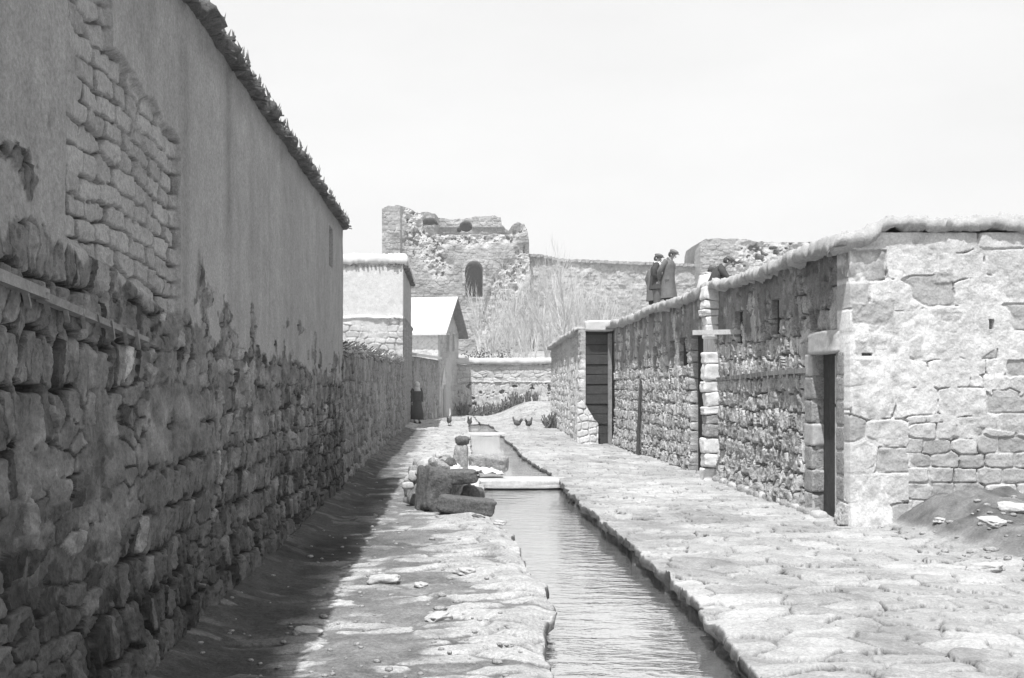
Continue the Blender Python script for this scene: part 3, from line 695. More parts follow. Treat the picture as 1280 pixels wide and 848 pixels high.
def front_fn(U, Z):
    # U = X - RX.  courses of large ashlar under flaking lime plaster
    wu = U + .03 * fbm(U * 2, Z * 2, 2, 1); wz = Z + .03 * fbm(U * 1.5, Z * 2, 2, 2)
    e, i, j, dx, dy = cells(wu, wz, .50, .31, 711, p=5, jit=.5)
    es, is_, js, _, _ = cells(wu, wz, .29, .17, 717, p=6, jit=.6, jy=.3)
    small = (Z < 1.35 - .15 * U) & (U > .65) | (fbm(U * 1.1, Z * 1.1, 2, 3) > .35)
    e = np.where(small, es, e); i = np.where(small, is_, i); j = np.where(small, js, j)
    e = np.maximum(e + .05 * fbm(U * 18, Z * 18, 3, 33), 0)
    stone = .026 * sstep(0, .16, e) * (.3 + .7 * i) + .016 * fbm(U * 8, Z * 9, 5, 5)
    pl = fbm(U * .9, Z * .9, 4, 6)
    fill = .019 + .017 * pl + .006 * fbm(U * 6, Z * 6, 3, 7) - .024 * sstep(1.25, .7, Z + .1 * fbm(U * 2, Z * 2, 2, 8)) * sstep(.5, 1.0, U)
    fill = np.where(j > .78, fill - .022, fill) + .010 * fbm(U * 3.5, Z * 3.5, 4, 27)
    fill = fill + .010 * fbm(U * 12, Z * 12, 4, 35)
    cov = sstep(-.008, .010, fill - stone)
    s = np.maximum(stone, fill)
    joint = sstep(.05, 0, e) * sstep(.30, .55, .6 * fbm(U * 7, Z * 7, 3, 36) + fbm(U * 2.4, Z * 2.4, 3, 9) + .35 * sstep(1.2, .8, Z) * (U > .6))
    s = s - .045 * joint
    T = (.37 + .18 * (i - .5)) * (1 - cov) + cov * (.55 + .14 * fbm(U * 1.6, Z * .9, 4, 11) + .08 * fbm(U * 6, Z * 6, 4, 12) - .05 * sstep(.10, .0, e))
    T = T - .07 * sstep(1.0, 1.5, U + .2 * fbm(Z, Z * 0, 2, 2)) * cov * sstep(.3, -.3, pl)
    # greyer exposed blocks picked out
    for (u0, u1, z0, z1, tt) in ((.02, .50, 2.26, 2.54, .33), (.92, 1.15, 2.72, 2.90, .36), (.05, .2, 1.93, 2.12, .38), (1.0, 1.25, 2.3, 2.42, .38), (1.75, 1.95, 2.68, 2.86, .40), (.30, .42, 2.0, 2.14, .45)):
        w = sstep(-.01, .02, np.minimum(np.minimum(U - u0, u1 - U), np.minimum(Z - z0, z1 - Z)) + .035 * fbm(U * 9, Z * 9, 4, 13) - .01)
        T = T * (1 - w) + w * tt; s = s * (1 - w) + w * (.022 + .012 * fbm(U * 20, Z * 20, 4, 14))
    for (u0, u1, z0, z1) in ((1.545, 1.60, 2.225, 2.335), (.13, .25, 1.93, 1.955)):
        w = inrect(U + .008 * fbm(Z * 30, U * 30, 2, 5), Z, u0, u1, z0, z1); s = np.where(w, -.2, s); T = np.where(w, .15, T)
    return s + .04 * sstep(.4, 0, Z), T
wall('front_wall', (RX - .035, FY + .03), (1, 0), (0, -1), np.concatenate([np.linspace(0.0, 2.4, 460), np.linspace(2.4, 9.5, 160), edges(1.545, 1.60)]), np.concatenate([np.linspace(-.25, RH + .10, 420), edges(2.225, 2.335)]), front_fn, lambda U, Z: 0, M_LIME, rb, thick=.40)
MB().box((9.4, 21.75, 1.4), (9.0, 17.6, 3.5)).build('building_body', M_ROCKM, rb)
def rz(X, Y):
    return 3.265 + .19 * sstep(4.45, 4.95, X) * sstep(13.6, 12.7, Y) + .02 * np.sin(Y * 1.1) + .035 * sstep(15, 20, Y)
mud_roof('mud_roof', 4.24, 14.2, 12.385, RE + .1, rz, .15, M_ROOF, rb, nx=420, ny=560, amp=.045, seed=61, inset=.14, geo=True, ragged=.34)
# door near the corner: stone lintel, plank door in the recess
b = MB()
rock('door_lintel', (RX + .075, 13.28, 2.11), (.34, .98, .27), 3, M_ROCKP, rb, amp=.03, sq=14, n=24)
b = MB(); y = 12.92
for w in (.2, .2, .19, .2):
    b.box((RX + .10 + random.uniform(-.006, .006), y + w / 2, 1.0), (.035, w - .012, 1.98)); y += w
d = b.build('door_panel', M_DARK, rb)
MB().box((RX + .075, 13.2, 1.0), (.03, .035, 1.9)).build('door_post', M_WOODP, d)
MB().beam((RX + .06, 12.93, 1.35), (RX + .06, 13.3, 1.37), .02, .03).build('door_bar', M_DARK, d)
# squared jamb blocks on both sides of the door
for k in range(7):
    z0 = k * .285
    rock('jamb_block', (RX + .065, 13.86, z0 + .14), (.24, .28 + .06 * (k % 2), .275), 20 + k, M_ROCKM if k % 3 else M_ROCKP, rb, amp=.03, sq=14, n=24)
    rock('jamb_block', (RX + .065, 12.76, z0 + .14), (.22, .26, .272), 40 + k, M_ROCKM, rb, amp=.03, sq=14, n=24)
# timber lacing beam
b = MB(); b.beam((RX - .055, 13.95, 1.79), (RX - .05, 15.6, 1.76), .07, .06, .008); b.beam((RX - .05, 15.6, 1.765), (RX - .04, 18.6, 1.70), .06, .05, .008)
for q in range(14): b.beam((RX - .08, 14.3 + q * .3, 1.83), (RX - .08, 14.32 + q * .3, 1.70), .02, .03)
b.build('timber_lacing', M_WOOD, rb)
# pier of pale stones by the second door
b = thing  # (keep name free)
z = -.05; k = 0
while z < 3.05:
    h = random.uniform(.10, .30) * (1 if z < 1.9 else .8)
    if not (2.02 < z < 2.16):
        rock('pier_stone', (RX - .09 + random.uniform(-.02, .02), 18.80 + random.uniform(-.02, .02), z + h / 2), (.33 + random.uniform(-.05, .04), .34, h * .97), 70 + k, M_LROCK if random.random() < .85 else M_ROCKM, rb, (random.uniform(-.04, .04), random.uniform(-.12, .12) * (2 if z > 2.1 else 1), 0), amp=.05, sq=11, n=22)
    z += h; k += 1
MB().beam((3.76, 17.55, 2.43), (4.60, 17.50, 2.44), .07, .07, .006).build('projecting_beam', M_WOODP, rb)
b = MB()
for q in range(3): b.box((RX + .02, 19.1 + q * .33, 2.04 - .01 * q), (.03, .31, .92))
b.build('door_top_panel', M_WOODP, rb)
MB().box((RX + .11, 19.85, 1.1), (.03, 1.78, 2.8)).build('door_panel', M_VOID, rb)  # black panel stands in for the shade inside the second doorway
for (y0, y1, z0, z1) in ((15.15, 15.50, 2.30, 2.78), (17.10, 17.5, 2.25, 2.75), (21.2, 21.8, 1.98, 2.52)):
    MB().box((RX + .055, (y0 + y1) / 2, (z0 + z1) / 2), (.02, y1 - y0 + .0, z1 - z0 + .0)).build('window_void', M_VOID, rb)  # near-black panels paint the shade inside the window slits
# foot stones along the wall base
for k in range(22):
    y = 12.9 + k * .26 + random.uniform(-.05, .05)
    if y > 19: break
    rock('footing_stone', (RX - .07 + random.uniform(-.02, .02), y + .5, .03), (.16, .28, .15), 120 + k, M_ROCKM if k % 3 else M_ROCKP, rb, (0, 0, random.uniform(-.3, .3)), amp=.08, n=14)

# pole leaning on the wall
pl = thing('wooden_pole', 'thin dark pole leaning against the long stone building beyond the second door', 'pole', (4.3, 26, 0))
MB().tube([(4.28, 25.9, 0), (4.33, 26.0, .9), (4.38, 26.1, 1.72)], [.045, .04, .03], 8).build('pole', M_DARK, pl)

# ================================================================== RIGHT LOWER BUILDING
r2 = thing('rubble_shed', 'lower limewashed rubble shed beyond the long building with a dark slatted wooden end', 'shed', (6, 38, 0))
q0 = Vector((3.55, 30.95)); q1 = Vector((4.1, 46.2)); dv2 = (q1 - q0); L2 = dv2.length; dv2.normalize(); n2 = (-dv2.y, dv2.x)
rr = rubfn(801, .2, .25, .5, .08, .12, .7)
def r2f(U, Z):
    D, T = rr(U, Z)
    mud = sstep(-.1, .15, Z - 2.3 + .4 * fbm(U * 2, Z * .5, 3, 3)); T = T * (1 - mud) + mud * .35
    for (a, c, z0, z1) in ((3.6, 4.6, -.3, 1.75), (9.5, 9.9, 1.5, 1.9), (11.5, 11.9, 1.9, 2.2)):
        w = inrect(U, Z, a, c, z0, z1); D = np.where(w, -.2, D); T = np.where(w, .10, T)
    return D, T
wall('wall', q0, dv2, n2, np.concatenate([np.linspace(0, L2, 420), edges(3.6, 4.6)]), np.concatenate([np.linspace(-.2, 3.12, 200), edges(1.75)]), r2f, lambda U, Z: 0, M_STONE, r2, thick=.12)
b = MB()
for k in range(11):
    z = .12 + k * .275
    b.box((4.02, 31.02 + (.03 if k % 2 else 0), z), (.84, .07, .255), Matrix.Rotation(random.uniform(-.012, .012), 3, 'Y'), .006)
b.build('slatted_end', M_DARK, r2)
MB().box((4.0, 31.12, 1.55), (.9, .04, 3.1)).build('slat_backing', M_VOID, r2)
MB().box((4.33, 30.88, 1.5), (.1, .12, 3.05)).build('corner_post', M_WOOD, r2)
MB().box((6.6, 38.7, 1.5), (4.8, 15.0, 3.1)).build('shed_body', M_ROCKM, r2)
rock('lintel_slab', (4.05, 30.93, 3.24), (.80, .42, .30), 9, M_WHITE, r2, amp=.03, sq=7, n=28)
def stub(U, Z):
    D, T = rubfn(831, .25, .2, .58, .05, .08, .8)(U, Z); return D, T
wall('rubble_stub', (3.45, 30.80), (1, 0), (0, -1), np.linspace(0, .55, 60), np.linspace(-.1, 1.25, 70), stub, lambda U, Z: 0, M_LIME, r2, thick=.4, top=lambda U: 1.22 - np.clip(U - .08, 0, 1) * 1.5 + .08 * fbm(U * 9, U * 0, 3, 2))
mud_roof('roof', 3.40, 9, 31.15, 46.4, 3.22, .13, M_ROOF, r2, nx=120, ny=260, amp=.04, seed=81, ragged=.3, skew=.034)

# ================================================================== FORTRESS
def topf(pts, Y0):
    a = np.array([((px - 566) / F * Y0, 1.6 + (482 - py) / F * Y0) for px, py in pts])
    return lambda X: np.interp(X, a[:, 0], a[:, 1])
FYd = 150.
def pxy(U, Z): return 566 + U / FYd * F, 482 - (Z - 1.6) / FYd * F
ft = thing('fortress_tower', 'ruined stone fortress tower with a dark arched opening on the hill behind the village', 'tower', (0, 154, 4))
tp = topf([(478, 262), (486, 259), (505, 258), (512, 260), (520, 264), (530, 266), (545, 268), (560, 270.5), (580, 270), (600, 267.5), (615, 266), (627, 266.5), (628.3, 277), (637, 284), (642, 281), (646, 279), (655, 279), (659, 288), (661, 300), (662.4, 320)], FYd)
def seg_d(px, py, pts):
    d = np.full(px.shape, 1e9)
    for (a, b_), (c, e_) in zip(pts[:-1], pts[1:]):
        vx, vy = c - a, e_ - b_; t = np.clip(((px - a) * vx + (py - b_) * vy) / (vx * vx + vy * vy), 0, 1)
        d = np.minimum(d, np.hypot(px - a - t * vx, py - b_ - t * vy))
    return d
def tower(U, Z):
    px, py = pxy(U, Z)
    e, i, j, _, _ = cells(U, Z, .9, .42, 901, p=3, jit=.7)
    nz = fbm(U * .5, Z * .5, 4, 2)
    sc = np.minimum(seg_d(px, py, [(513, 262), (520, 300), (540, 320), (552, 336)]) - 11, np.minimum(seg_d(px, py, [(540, 300), (640, 296), (655, 285)]) - 4, seg_d(px, py, [(658, 322), (640, 345), (625, 372), (612, 400)]) - 13))
    sc = sstep(6, -3, sc + 7 * nz)
    hol = sstep(.22, .4, fbm(U * 2.3, Z * 2.3, 3, 6)); ruin = .5 * fbm(U * 1.5, Z * 1.5, 4, 5) - .45 * hol
    D = .12 * sstep(0, .2, e) * i + .25 * nz + sc * (ruin - .5)
    T = .27 + .06 * (j - .5) + .07 * fbm(U * .3, Z * .3, 3, 8) + sc * (.12 - .12 * hol)
    # terrace above the middle
    lz = 22.0 + .4 * fbm(U * .5, U * 0, 2, 3)
    setb = sstep(-.2, .2, Z - lz) * sstep(543, 549, px) * sstep(641, 637, px)
    D = D - 3.0 * setb; T = T + .03 * setb
    band = sstep(0, .1, 23.2 - Z) * setb; D = D - .3 * band; T = T - .06 * band
    left_face = sstep(503, 500, px); D = D + .6 * left_face; 
    for (cx, cy, rx, ry) in ((538, 277, 9, 4.2), (583, 279, 8.5, 6.5), (574, 283, 3, 3)):
        w = ((px - cx) / rx) ** 2 + ((py - cy) / ry) ** 2 + .5 * nz < 1
        D = np.where(w, -6.5, D); T = np.where(w, .03, T)
    arch = ((np.abs(px - 592.5) < 11) & (py > 338) & (py < 371)) | (np.hypot(px - 592.5, py - 338) < 11)
    ring = (np.hypot(px - 592.5, np.minimum(py, 338) - 338) < 14.5) & (py < 355)
    T = np.where(ring, .34, T); D = np.where(ring, D + .15, D)
    D = np.where(arch, -5.0, D); T = np.where(arch, .05, T)
    return D, T
wall('wall', (0, FYd), (1, 0), (0, -1), np.linspace(-9.45, 10.33, 560), np.linspace(3, 26.2, 460), tower, lambda U, Z: 0, M_FAR, ft, thick=9., top=lambda U: tp(U) + .25 * fbm(U * 1.6, U * 0, 4, 3))
def curt(seed):
    def f(U, Z):
        e, i, j, _, _ = cells(U, Z, .9, .42, seed, p=3, jit=.7)
        n_ = fbm(U * .25, Z * .3, 4, seed + 3)
        T = .33 + .05 * (j - .5) + .10 * n_
        topd = np.where(Z > 18.2 - .035 * (U - 10), 1, 0)
        return .12 * sstep(0, .2, e) * i + .5 * n_ + .25 * fbm(U * .9, Z * .9, 3, seed + 5), T
    return f
cwl = thing('fortress_wall', 'long grey fortress curtain wall running right from the ruined tower on the hill', 'wall', (22, 152, 4))
wall('wall', (0, 152.4), (1, 0), (0, -1), np.linspace(10.0, 34, 360), np.linspace(3, 19.6, 200), curt(921), lambda U, Z: 0, M_FAR, cwl, thick=3, top=lambda U: np.interp(U, [10, 12, 15, 25, 34], [19.4, 19.3, 18.7, 18.3, 18.0]) + .12 * fbm(U * .8, U * 0, 3, 4))
b = MB()
for q in range(46):
    x = 10.6 + q * .51; zt = np.interp(x, [10, 12, 15, 25, 34], [19.4, 19.3, 18.7, 18.3, 18.0]); b.box((x, 152.35, zt - .12), (.5, .9, .38), Matrix.Rotation(random.uniform(-.05, .05), 3, 'Y'), .07)
b.build('coping', M_ROCKM, cwl)
cw2 = thing('fortress_wall', 'fortress wall section left of the ruined tower, mostly hidden behind the plastered house', 'wall', (-25, 152, 4))
wall('wall', (0, 152.4), (1, 0), (0, -1), np.linspace(-45, -9.3, 120), np.linspace(3, 16.5, 80), curt(931), lambda U, Z: 0, M_FAR, cw2, thick=3)
f2 = thing('fortress_tower', 'broad crumbling fortress tower with pitted masonry above the roof of the right building', 'tower', (42, 154, 4))
tp2 = topf([(872, 335), (873, 312), (875, 304), (882, 299.5), (905, 298.5), (925, 298.5), (940, 302.5), (960, 303), (1000, 303.5), (1025, 301), (1060, 303), (1100, 305)], FYd)
def tower2(U, Z):
    px, py = pxy(U, Z); e, i, j, _, _ = cells(U, Z, .9, .42, 951, p=3, jit=.7)
    n_ = fbm(U * .45, Z * .5, 4, 12); ruin = sstep(910, 925, px + 8 * n_) * .9
    pit = sstep(.28, .42, fbm(U * 1.3, Z * 1.5, 3, 16)) * ruin
    D = .12 * sstep(0, .2, e) * i + .3 * n_ + ruin * (.7 * fbm(U * .9, Z * .9, 3, 15)) - pit * 1.0 - 2.5 * sstep(876, 872.5, px)
    T = .28 + .06 * (j - .5) + ruin * .12 + .06 * n_ - .3 * pit
    for (cx, cy, rx, ry) in ((966, 310.5, 5, 2.), (982, 311, 2, 1.2), (957, 319, 2, 1.4), (936, 319.5, 2, 1)):
        w = ((px - cx) / rx) ** 2 + ((py - cy) / ry) ** 2 < 1
        D = np.where(w, -3, D); T = np.where(w, .03, T)
    return D, T
wall('wall', (0, FYd), (1, 0), (0, -1), np.linspace(32.8, 56, 420), np.linspace(3, 22.2, 300), tower2, lambda U, Z: 0, M_FAR, f2, thick=9, top=lambda U: tp2(U) + .15 * fbm(U * 1.4, U * 0, 3, 8))

# ================================================================== TREES
def bare_tree(seed, H, spread, dense):
    rnd = random.Random(seed); tr = MB(); cr = MB()
    def grow(p, d, L, r, lev, target):
        n = 3; pts = [p]; rs = [r]
        for k in range(n):
            d = (d + Vector((rnd.uniform(-.22, .22), rnd.uniform(-.22, .22), .08))).normalized(); p = p + d * L / n; pts.append(p); rs.append(r * (1 - .75 * (k + 1) / n))
        target.tube(pts, rs, 3 if lev else 6, lev == 0)
        if lev >= 3: return
        m = [dense, 5, 5][lev]
        for q in range(m):
            t = rnd.uniform(.25 if lev == 0 else .15, 1); a = pts[int(t * n * .999)].lerp(pts[min(int(t * n * .999) + 1, n)], t * n - int(t * n * .999))
            az = rnd.uniform(0, 6.283); tilt = rnd.uniform(.25, .75) * spread
            dd = (d + Vector((math.cos(az) * tilt, math.sin(az) * tilt, rnd.uniform(.1, .4)))).normalized()
            grow(a, dd, L * rnd.uniform(.4, .62), max(r * .42, .009), lev + 1, cr)
    grow(Vector((0, 0, -.3)), Vector((0, 0, 1)), H * .8, H * .015, 0, tr)
    return tr, cr
protos = []
for k, (H, sp, dn) in enumerate(((7.5, .75, 13), (8.2, .62, 14), (6.0, .95, 12), (7.0, 1.05, 12))):
    tr, cr = bare_tree(100 + k, H, sp, dn); protos.append((tr, cr))
lab = ['slim bare pale poplar', 'tall bare pale tree', 'short bare pale spreading tree', 'bare pale tree with wide twigs']
spots = [(604, 92, 0), (618, 84, 2), (632, 98, 3), (646, 86, 0), (657, 80, 1), (668, 96, 1), (678, 82, 3), (690, 90, 1), (700, 79, 0), (712, 99, 1), (722, 84, 1), (733, 92, 3), (744, 80, 2), (752, 100, 1), (764, 88, 0), (778, 96, 3), (792, 90, 2), (640, 76, 2), (662, 104, 1), (705, 106, 1), (740, 108, 0)]
order = sorted(range(len(spots)), key=lambda q: spots[q][0])
ORD = ['first', 'second', 'third', 'fourth', 'fifth', 'sixth', 'seventh', 'eighth', 'ninth', 'tenth', 'eleventh', 'twelfth', 'thirteenth', 'fourteenth', 'fifteenth', 'sixteenth', 'seventeenth', 'eighteenth', 'nineteenth', 'twentieth', 'last']
first = {}
for rank, q in enumerate(order):
    px, Y, k = spots[q]; X = (px - 566) / F * Y; z = -.03 + 5.5 * float(sstep(75, 140, np.array(float(Y))))
    t = bpy.data.objects.new('bare_tree', None); COL.objects.link(t)
    tag(t, lab[k] + ', ' + ORD[rank] + ' from left below the fortress', 'tree', 'bare trees below the fortress')
    if k not in first:
        tr, cr = protos[k]; a = tr.build('trunk', M_BARK, t); c = cr.build('crown', M_BARK, t); a.matrix_parent_inverse = c.matrix_parent_inverse = Matrix.Identity(4)
        first[k] = (a, c)
    else:
        for s_ in first[k]:
            c = s_.copy(); COL.objects.link(c); c.parent = t
    t.location = (X, Y, z); t.rotation_euler = (0, 0, rank * 1.7); sc = 1.0 + .12 * math.sin(rank * 2.1); t.scale = (sc, sc, sc)
# dark gnarled trees just behind the cross wall
def dark_tree(name, loc, H, W_, seed, lb):
    rnd = random.Random(seed); t = thing(name, lb, 'tree', loc, 'dark scrubby trees behind the cross wall'); x0, y0, z0 = loc
    b = MB(); tips = []
    for k in range(7):
        az = rnd.uniform(0, 6.28); r = W_ * rnd.uniform(.2, .5); p = Vector(loc)
        pts = [p, p + Vector((math.cos(az) * r * .3, math.sin(az) * r * .3, H * .45)), p + Vector((math.cos(az) * r, math.sin(az) * r, H * rnd.uniform(.65, .9)))]
        b.tube(pts, [.09, .06, .03], 5); tips += [pts[1].lerp(pts[2], u) for u in (.3, .6, 1)]
    b.build('trunk', M_BARKD, t)
    b = MB()
    for tip in tips:
        for q in range(46):
            c = tip + Vector((rnd.gauss(0, .24), rnd.gauss(0, .24), rnd.gauss(0, .2))); s = rnd.uniform(.04, .10); u = Vector((rnd.gauss(0, 1), rnd.gauss(0, 1), rnd.gauss(0, 1))).normalized(); v = u.orthogonal().normalized()
            b.add([c - u * s, c + v * s * .6, c + u * s, c - v * s * .6], [(0, 1, 2, 3)])
    b.build('crown', M_LEAFD, t)
dark_tree('scrub_tree', (.95, 63.5, 0), 3.6, 1.8, 1, 'dark scrubby tree beside the gabled house, behind the cross wall')
dark_tree('scrub_tree', (2.1, 64.8, 0), 4.1, 2.0, 2, 'taller dark scrubby tree behind the cross wall, right of the other')

# ================================================================== FAR STREET: dark brush along the cross wall, dung pile, hens
def shrub(loc, h, w, seed, lb, group, nb=26, mat=M_BRUSH):
    rnd = random.Random(seed); b = MB(); p = Vector(loc)
    for q in range(nb):
        a = p + Vector((rnd.uniform(-w, w) * .4, rnd.uniform(-.12, .12), 0)); e = a + Vector((rnd.uniform(-w, w) * .5, rnd.uniform(-.15, .15), h * rnd.uniform(.4, 1)))
        m_ = a.lerp(e, .5) + Vector((rnd.uniform(-.06, .06), rnd.uniform(-.06, .06), 0)); b.tube([a, m_, e], [.03, .035, .012], 4)
        for _ in range(3):
            c = a.lerp(e, rnd.uniform(.4, 1)); s = rnd.uniform(.03, .08); u = Vector((rnd.gauss(0, 1), rnd.gauss(0, 1), rnd.gauss(0, 1))).normalized(); v = u.orthogonal().normalized()
            b.add([c - u * s, c + v * s * .6, c + u * s, c - v * s * .6], [(0, 1, 2, 3)])
    o = b.build('dry_shrub', mat); c = Vector(loc)
    for v in o.data.vertices: v.co -= c
    o.location = c
    return tag(o, lb, 'shrub', group)
sh = [(579, 59.3, .85, .6), (590, 59.3, .6, .45), (600, 59.2, .65, .4), (611, 59.2, .7, .4), (622, 59.0, .7, .5), (633, 58.9, .7, .5), (643, 58.8, .85, .25), (651, 58.7, .55, .3), (660, 58.6, .75, .25), (669, 58.6, .6, .2)]
def zfar(X, Y): return float(far_mound(np.array(float(X)), np.array(float(Y)))) - .05
for k, (px, Y, h, w) in enumerate(sh):
    X = (px - 566) / F * Y; shrub((X, Y, zfar(X, Y)), h, w, 300 + k, 'dark dry brush tuft by the far cross wall, ' + ['leftmost', 'second from the left', 'third from the left', 'fourth from the left', 'fifth from the left', 'fifth from the right', 'fourth from the right', 'third from the right', 'second from the right', 'rightmost'][k], 'dry brush tufts along the cross wall')
shrub((3.72, 42.0, .02), .62, .55, 350, 'dark leafy weed clump at the foot of the rubble shed', None, 40)
o = bpy.data.objects[-1] if False else None
def hen(px, Y, seed, lb, rz_):
    X = (px - 566) / F * Y; t = thing('hen', lb, 'hen', (0, 0, 0), 'hens in the street'); t.rotation_euler = (0, 0, 0)
    b = MB(); b.ball((0, 0, .19), (.15, .085, .095), 10, 8, Matrix.Rotation(-.15, 3, 'Y')); b.tube([(.09, 0, .21), (.15, 0, .29), (.17, 0, .345)], [.05, .032, .03], 8)
    b.ball((.175, 0, .355), (.036, .027, .03), 8, 6); b.tube([(-.10, 0, .21), (-.19, 0, .30), (-.21, 0, .34)], [(.03, .05), (.02, .055), (.008, .04)], 8)
    b.build('body', M_HEN, t, True)
    b = MB()
    for s in (-1, 1): b.tube([(0, s * .035, .12), (.015, s * .035, .06), (0, s * .035, 0)], [.012, .008, .007], 5); b.box((.02, s * .035, .006), (.06, .03, .01))
    b.build('legs', M_HENB, t)
    b = MB(); b.tube([(.20, 0, .352), (.235, 0, .345)], [.012, .002], 5); b.box((.178, 0, .39), (.04, .008, .03)); b.build('beak_and_comb', M_HENB, t)
    t.location = (X, Y, zfar(X, Y) + .05); t.rotation_euler = (0, 0, rz_); t.scale = (1.1,) * 3
hen(646.5, 41.5, 1, 'small dark hen pecking in the sunlit street, left of the pair near the rubble shed', 2.4)
hen(661, 41.0, 2, 'plump dark hen in the sunlit street, right of the pair near the rubble shed', .9)
hen(561.5, 44.5, 3, 'dark hen on the left bank of the far pool', 1.2)
hen(587, 43.0, 4, 'dark hen standing at the edge of the far pool', 4.4)
rock('boulder', (.0, 50, .05), (1.1, .8, .25), 5, M_ROCKM, None, amp=.1); tag(bpy.data.objects['boulder'], 'low dark boulder in the street before the gabled house', 'stone')

# ================================================================== CARVED STONES ON THE BANK
def R(name, lb, cat, c, size, seed, mat, rot=(0, 0, 0), amp=.06, sq=4, group='worn stones beside the channel', n=30):
    o = rock(name, c, size, seed, mat, None, rot, amp, sq, n); tag(o, lb, cat, group); return o
R('stone_slab', 'flat dark stone slab lying lowest on the bank, its end over the water', 'stone', (.17, 14.05, .095), (.70, .34, .21), 1, M_ROCK, (0, .10, .02), .05, 9)
R('stone_block', 'dark worn upright stone block supporting the overhanging beam', 'stone', (-.20, 14.45, .24), (.34, .42, .56), 2, M_ROCK, (0, .22, .05), .12, 7)
R('stone_post', 'tall leaning dark stone post at the left of the stone group', 'stone', (-.37, 14.70, .25), (.20, .34, .60), 3, M_ROCK, (0, .06, .1), .09, 8)
R('stone_beam', 'thick rounded stone beam jutting toward the water like a muzzle', 'stone', (.03, 14.4, .425), (.56, .32, .19), 4, M_ROCK, (0, -.02, .05), .07, 5)
R('stone_block', 'squat grey stone block in the shadow under the overhanging beam', 'stone', (.24, 14.75, .12), (.30, .30, .32), 6, M_ROCK, (.05, .3, .2), .10, 5)
R('stone_trough', 'pale rounded trough stone with a dark broken end beside the first weir', 'stone', (.65, 20.25, .20), (.72, .50, .34), 7, M_ROCKM, (0, .02, .05), .07, 4)
R('stone_post', 'stubby grey stone post standing behind the rubble heap', 'stone', (.13, 18.9, .30), (.25, .26, .62), 8, M_ROCKM, (0, .05, 0), .05, 4.5)
R('stone_weir', 'long pale stone slab laid across the channel as the nearer weir', 'stone slab', (1.18, 19.3, -.07), (1.65, .75, .17), 9, M_ROCKP, (0, 0, .03), .03, 5)
R('stone_weir', 'pale stone slab laid across the channel as the farther weir', 'stone slab', (1.05, 37.2, -.03), (1.5, .9, .14), 10, M_ROCKP, (0, 0, -.02), .03, 5)
# dark pot on the stubby post
R('cap_stone', 'dark lumpy stone lying on top of the stubby stone post', 'stone', (.16, 18.9, .67), (.24, .22, .15), 12, M_ROCK, (.1, .1, 0), .12, 3)
# rubble heap on the post
rnd = random.Random(12)
for k in range(34):
    x = -.60 + .75 * ((k * .618) % 1) ; y = 15.0 + .95 * (k / 34.); 
    hz = .50 - .9 * abs(x + .22) ** 1.5 + .12 * math.sin(k * 1.7) * .5 + .10 * ((y - 15.0) / .9) - .03
    w = rnd.uniform(.11, .22)
    rock_o = rock('rubble_stone', (x, y, hz), (w, w * .9, w * .62), 400 + k, (M_ROCKP, M_ROCKM, M_ROCKM, M_ROCKP, M_ROCK)[k % 5], None, (k * .4, k * .3, k * .7), .10, 3.4, 12)
    tag(rock_o, 'rough fist-sized grey rubble stone in the heap behind the upright block', 'stone', 'rubble heap on the bank')
o = rock('earth_heap', (-.2, 15.55, .12), (.95, 1.1, .62), 430, M_ROCKM, None, (0, 0, .2), .10, 2.6, 30); tag(o, 'rounded grey earth and stone heap under the loose rubble on the bank', 'heap')
# white wet cloths / pale spread
def cloth(name, c, sx, sy, seed, lb, zf):
    u = np.linspace(-1, 1, 46); U, V = np.meshgrid(u, u)
    r = 1 + .25 * fbm(U * 2, V * 2, 2, seed); X = c[0] + U * sx * r; Y = c[1] + V * sy * r
    Z = c[2] + zf(U, V) + .06 * fbm(U * 2.5, V * 2.5, 3, seed + 1) + .04 * np.abs(fbm(U * 7, V * 4, 2, seed + 2))
    P = np.stack([X, Y, Z], -1); P2 = P.copy(); P2[..., 2] -= .012
    o = grid(name, P, .7, M_CLOTHW)
    md = o.modifiers.new('thickness', 'SOLIDIFY'); md.thickness = .008
    return tag(o, lb, 'cloth', 'white cloths on the bank')
cloth('white_cloth', (.20, 15.9, .12), .15, .75, 5, 'long crumpled white cloth spread toward the water behind the stone beam', lambda U, V: .16 - .12 * U)
cloth('white_cloth', (.04, 15.05, .40), .11, .2, 8, 'small bunched white cloth lying on the stones above the beam', lambda U, V: .10 - .10 * (U ** 2 + V ** 2))
cloth('white_cloth', (.55, 19.5, .06), .28, .35, 11, 'flat white cloth beside the trough stone at the nearer weir', lambda U, V: .05 - .03 * U)

# loose stones
rl = [(-.95, 7.3, .14, 'flat pale stone lying on the dirt near the shadow edge'), (-.25, 8.9, .10, 'small pale stone on the dirt path midway to the stone group'), (.10, 9.4, .16, 'flat pale stone on the dirt path near the left ledge'), (-.55, 9.1, .2, 'long flat pale stone beside the shadow edge of the path'),
      (-.1, 7.6, .15, 'chunky pale stone half sunk in the dirt path'), (5.25, 10.9, .20, 'flat pale stone on the earth mound under the front wall'), (5.6, 11.2, .22, 'long pale stone highest on the earth mound'), (5.05, 11.6, .12, 'small pale stone at the left of the earth mound'),
      (5.7, 9.9, .26, 'wide pale stone at the lower edge of the earth mound'), (4.55, 9.6, .24, 'rounded pale stone on the paving before the building corner'), (4.9, 9.3, .2, 'pale stone next to the rounded one on the paving before the corner'), (5.1, 7.9, .22, 'dark lump of stone in the right foreground paving'),
      (6.05, 11.3, .22, 'pale stone at the right end of the earth mound'), (.3, 13.35, .12, 'small grey stone in front of the dark slab'), (.55, 13.1, .14, 'grey stone at the very edge of the water before the slab')]
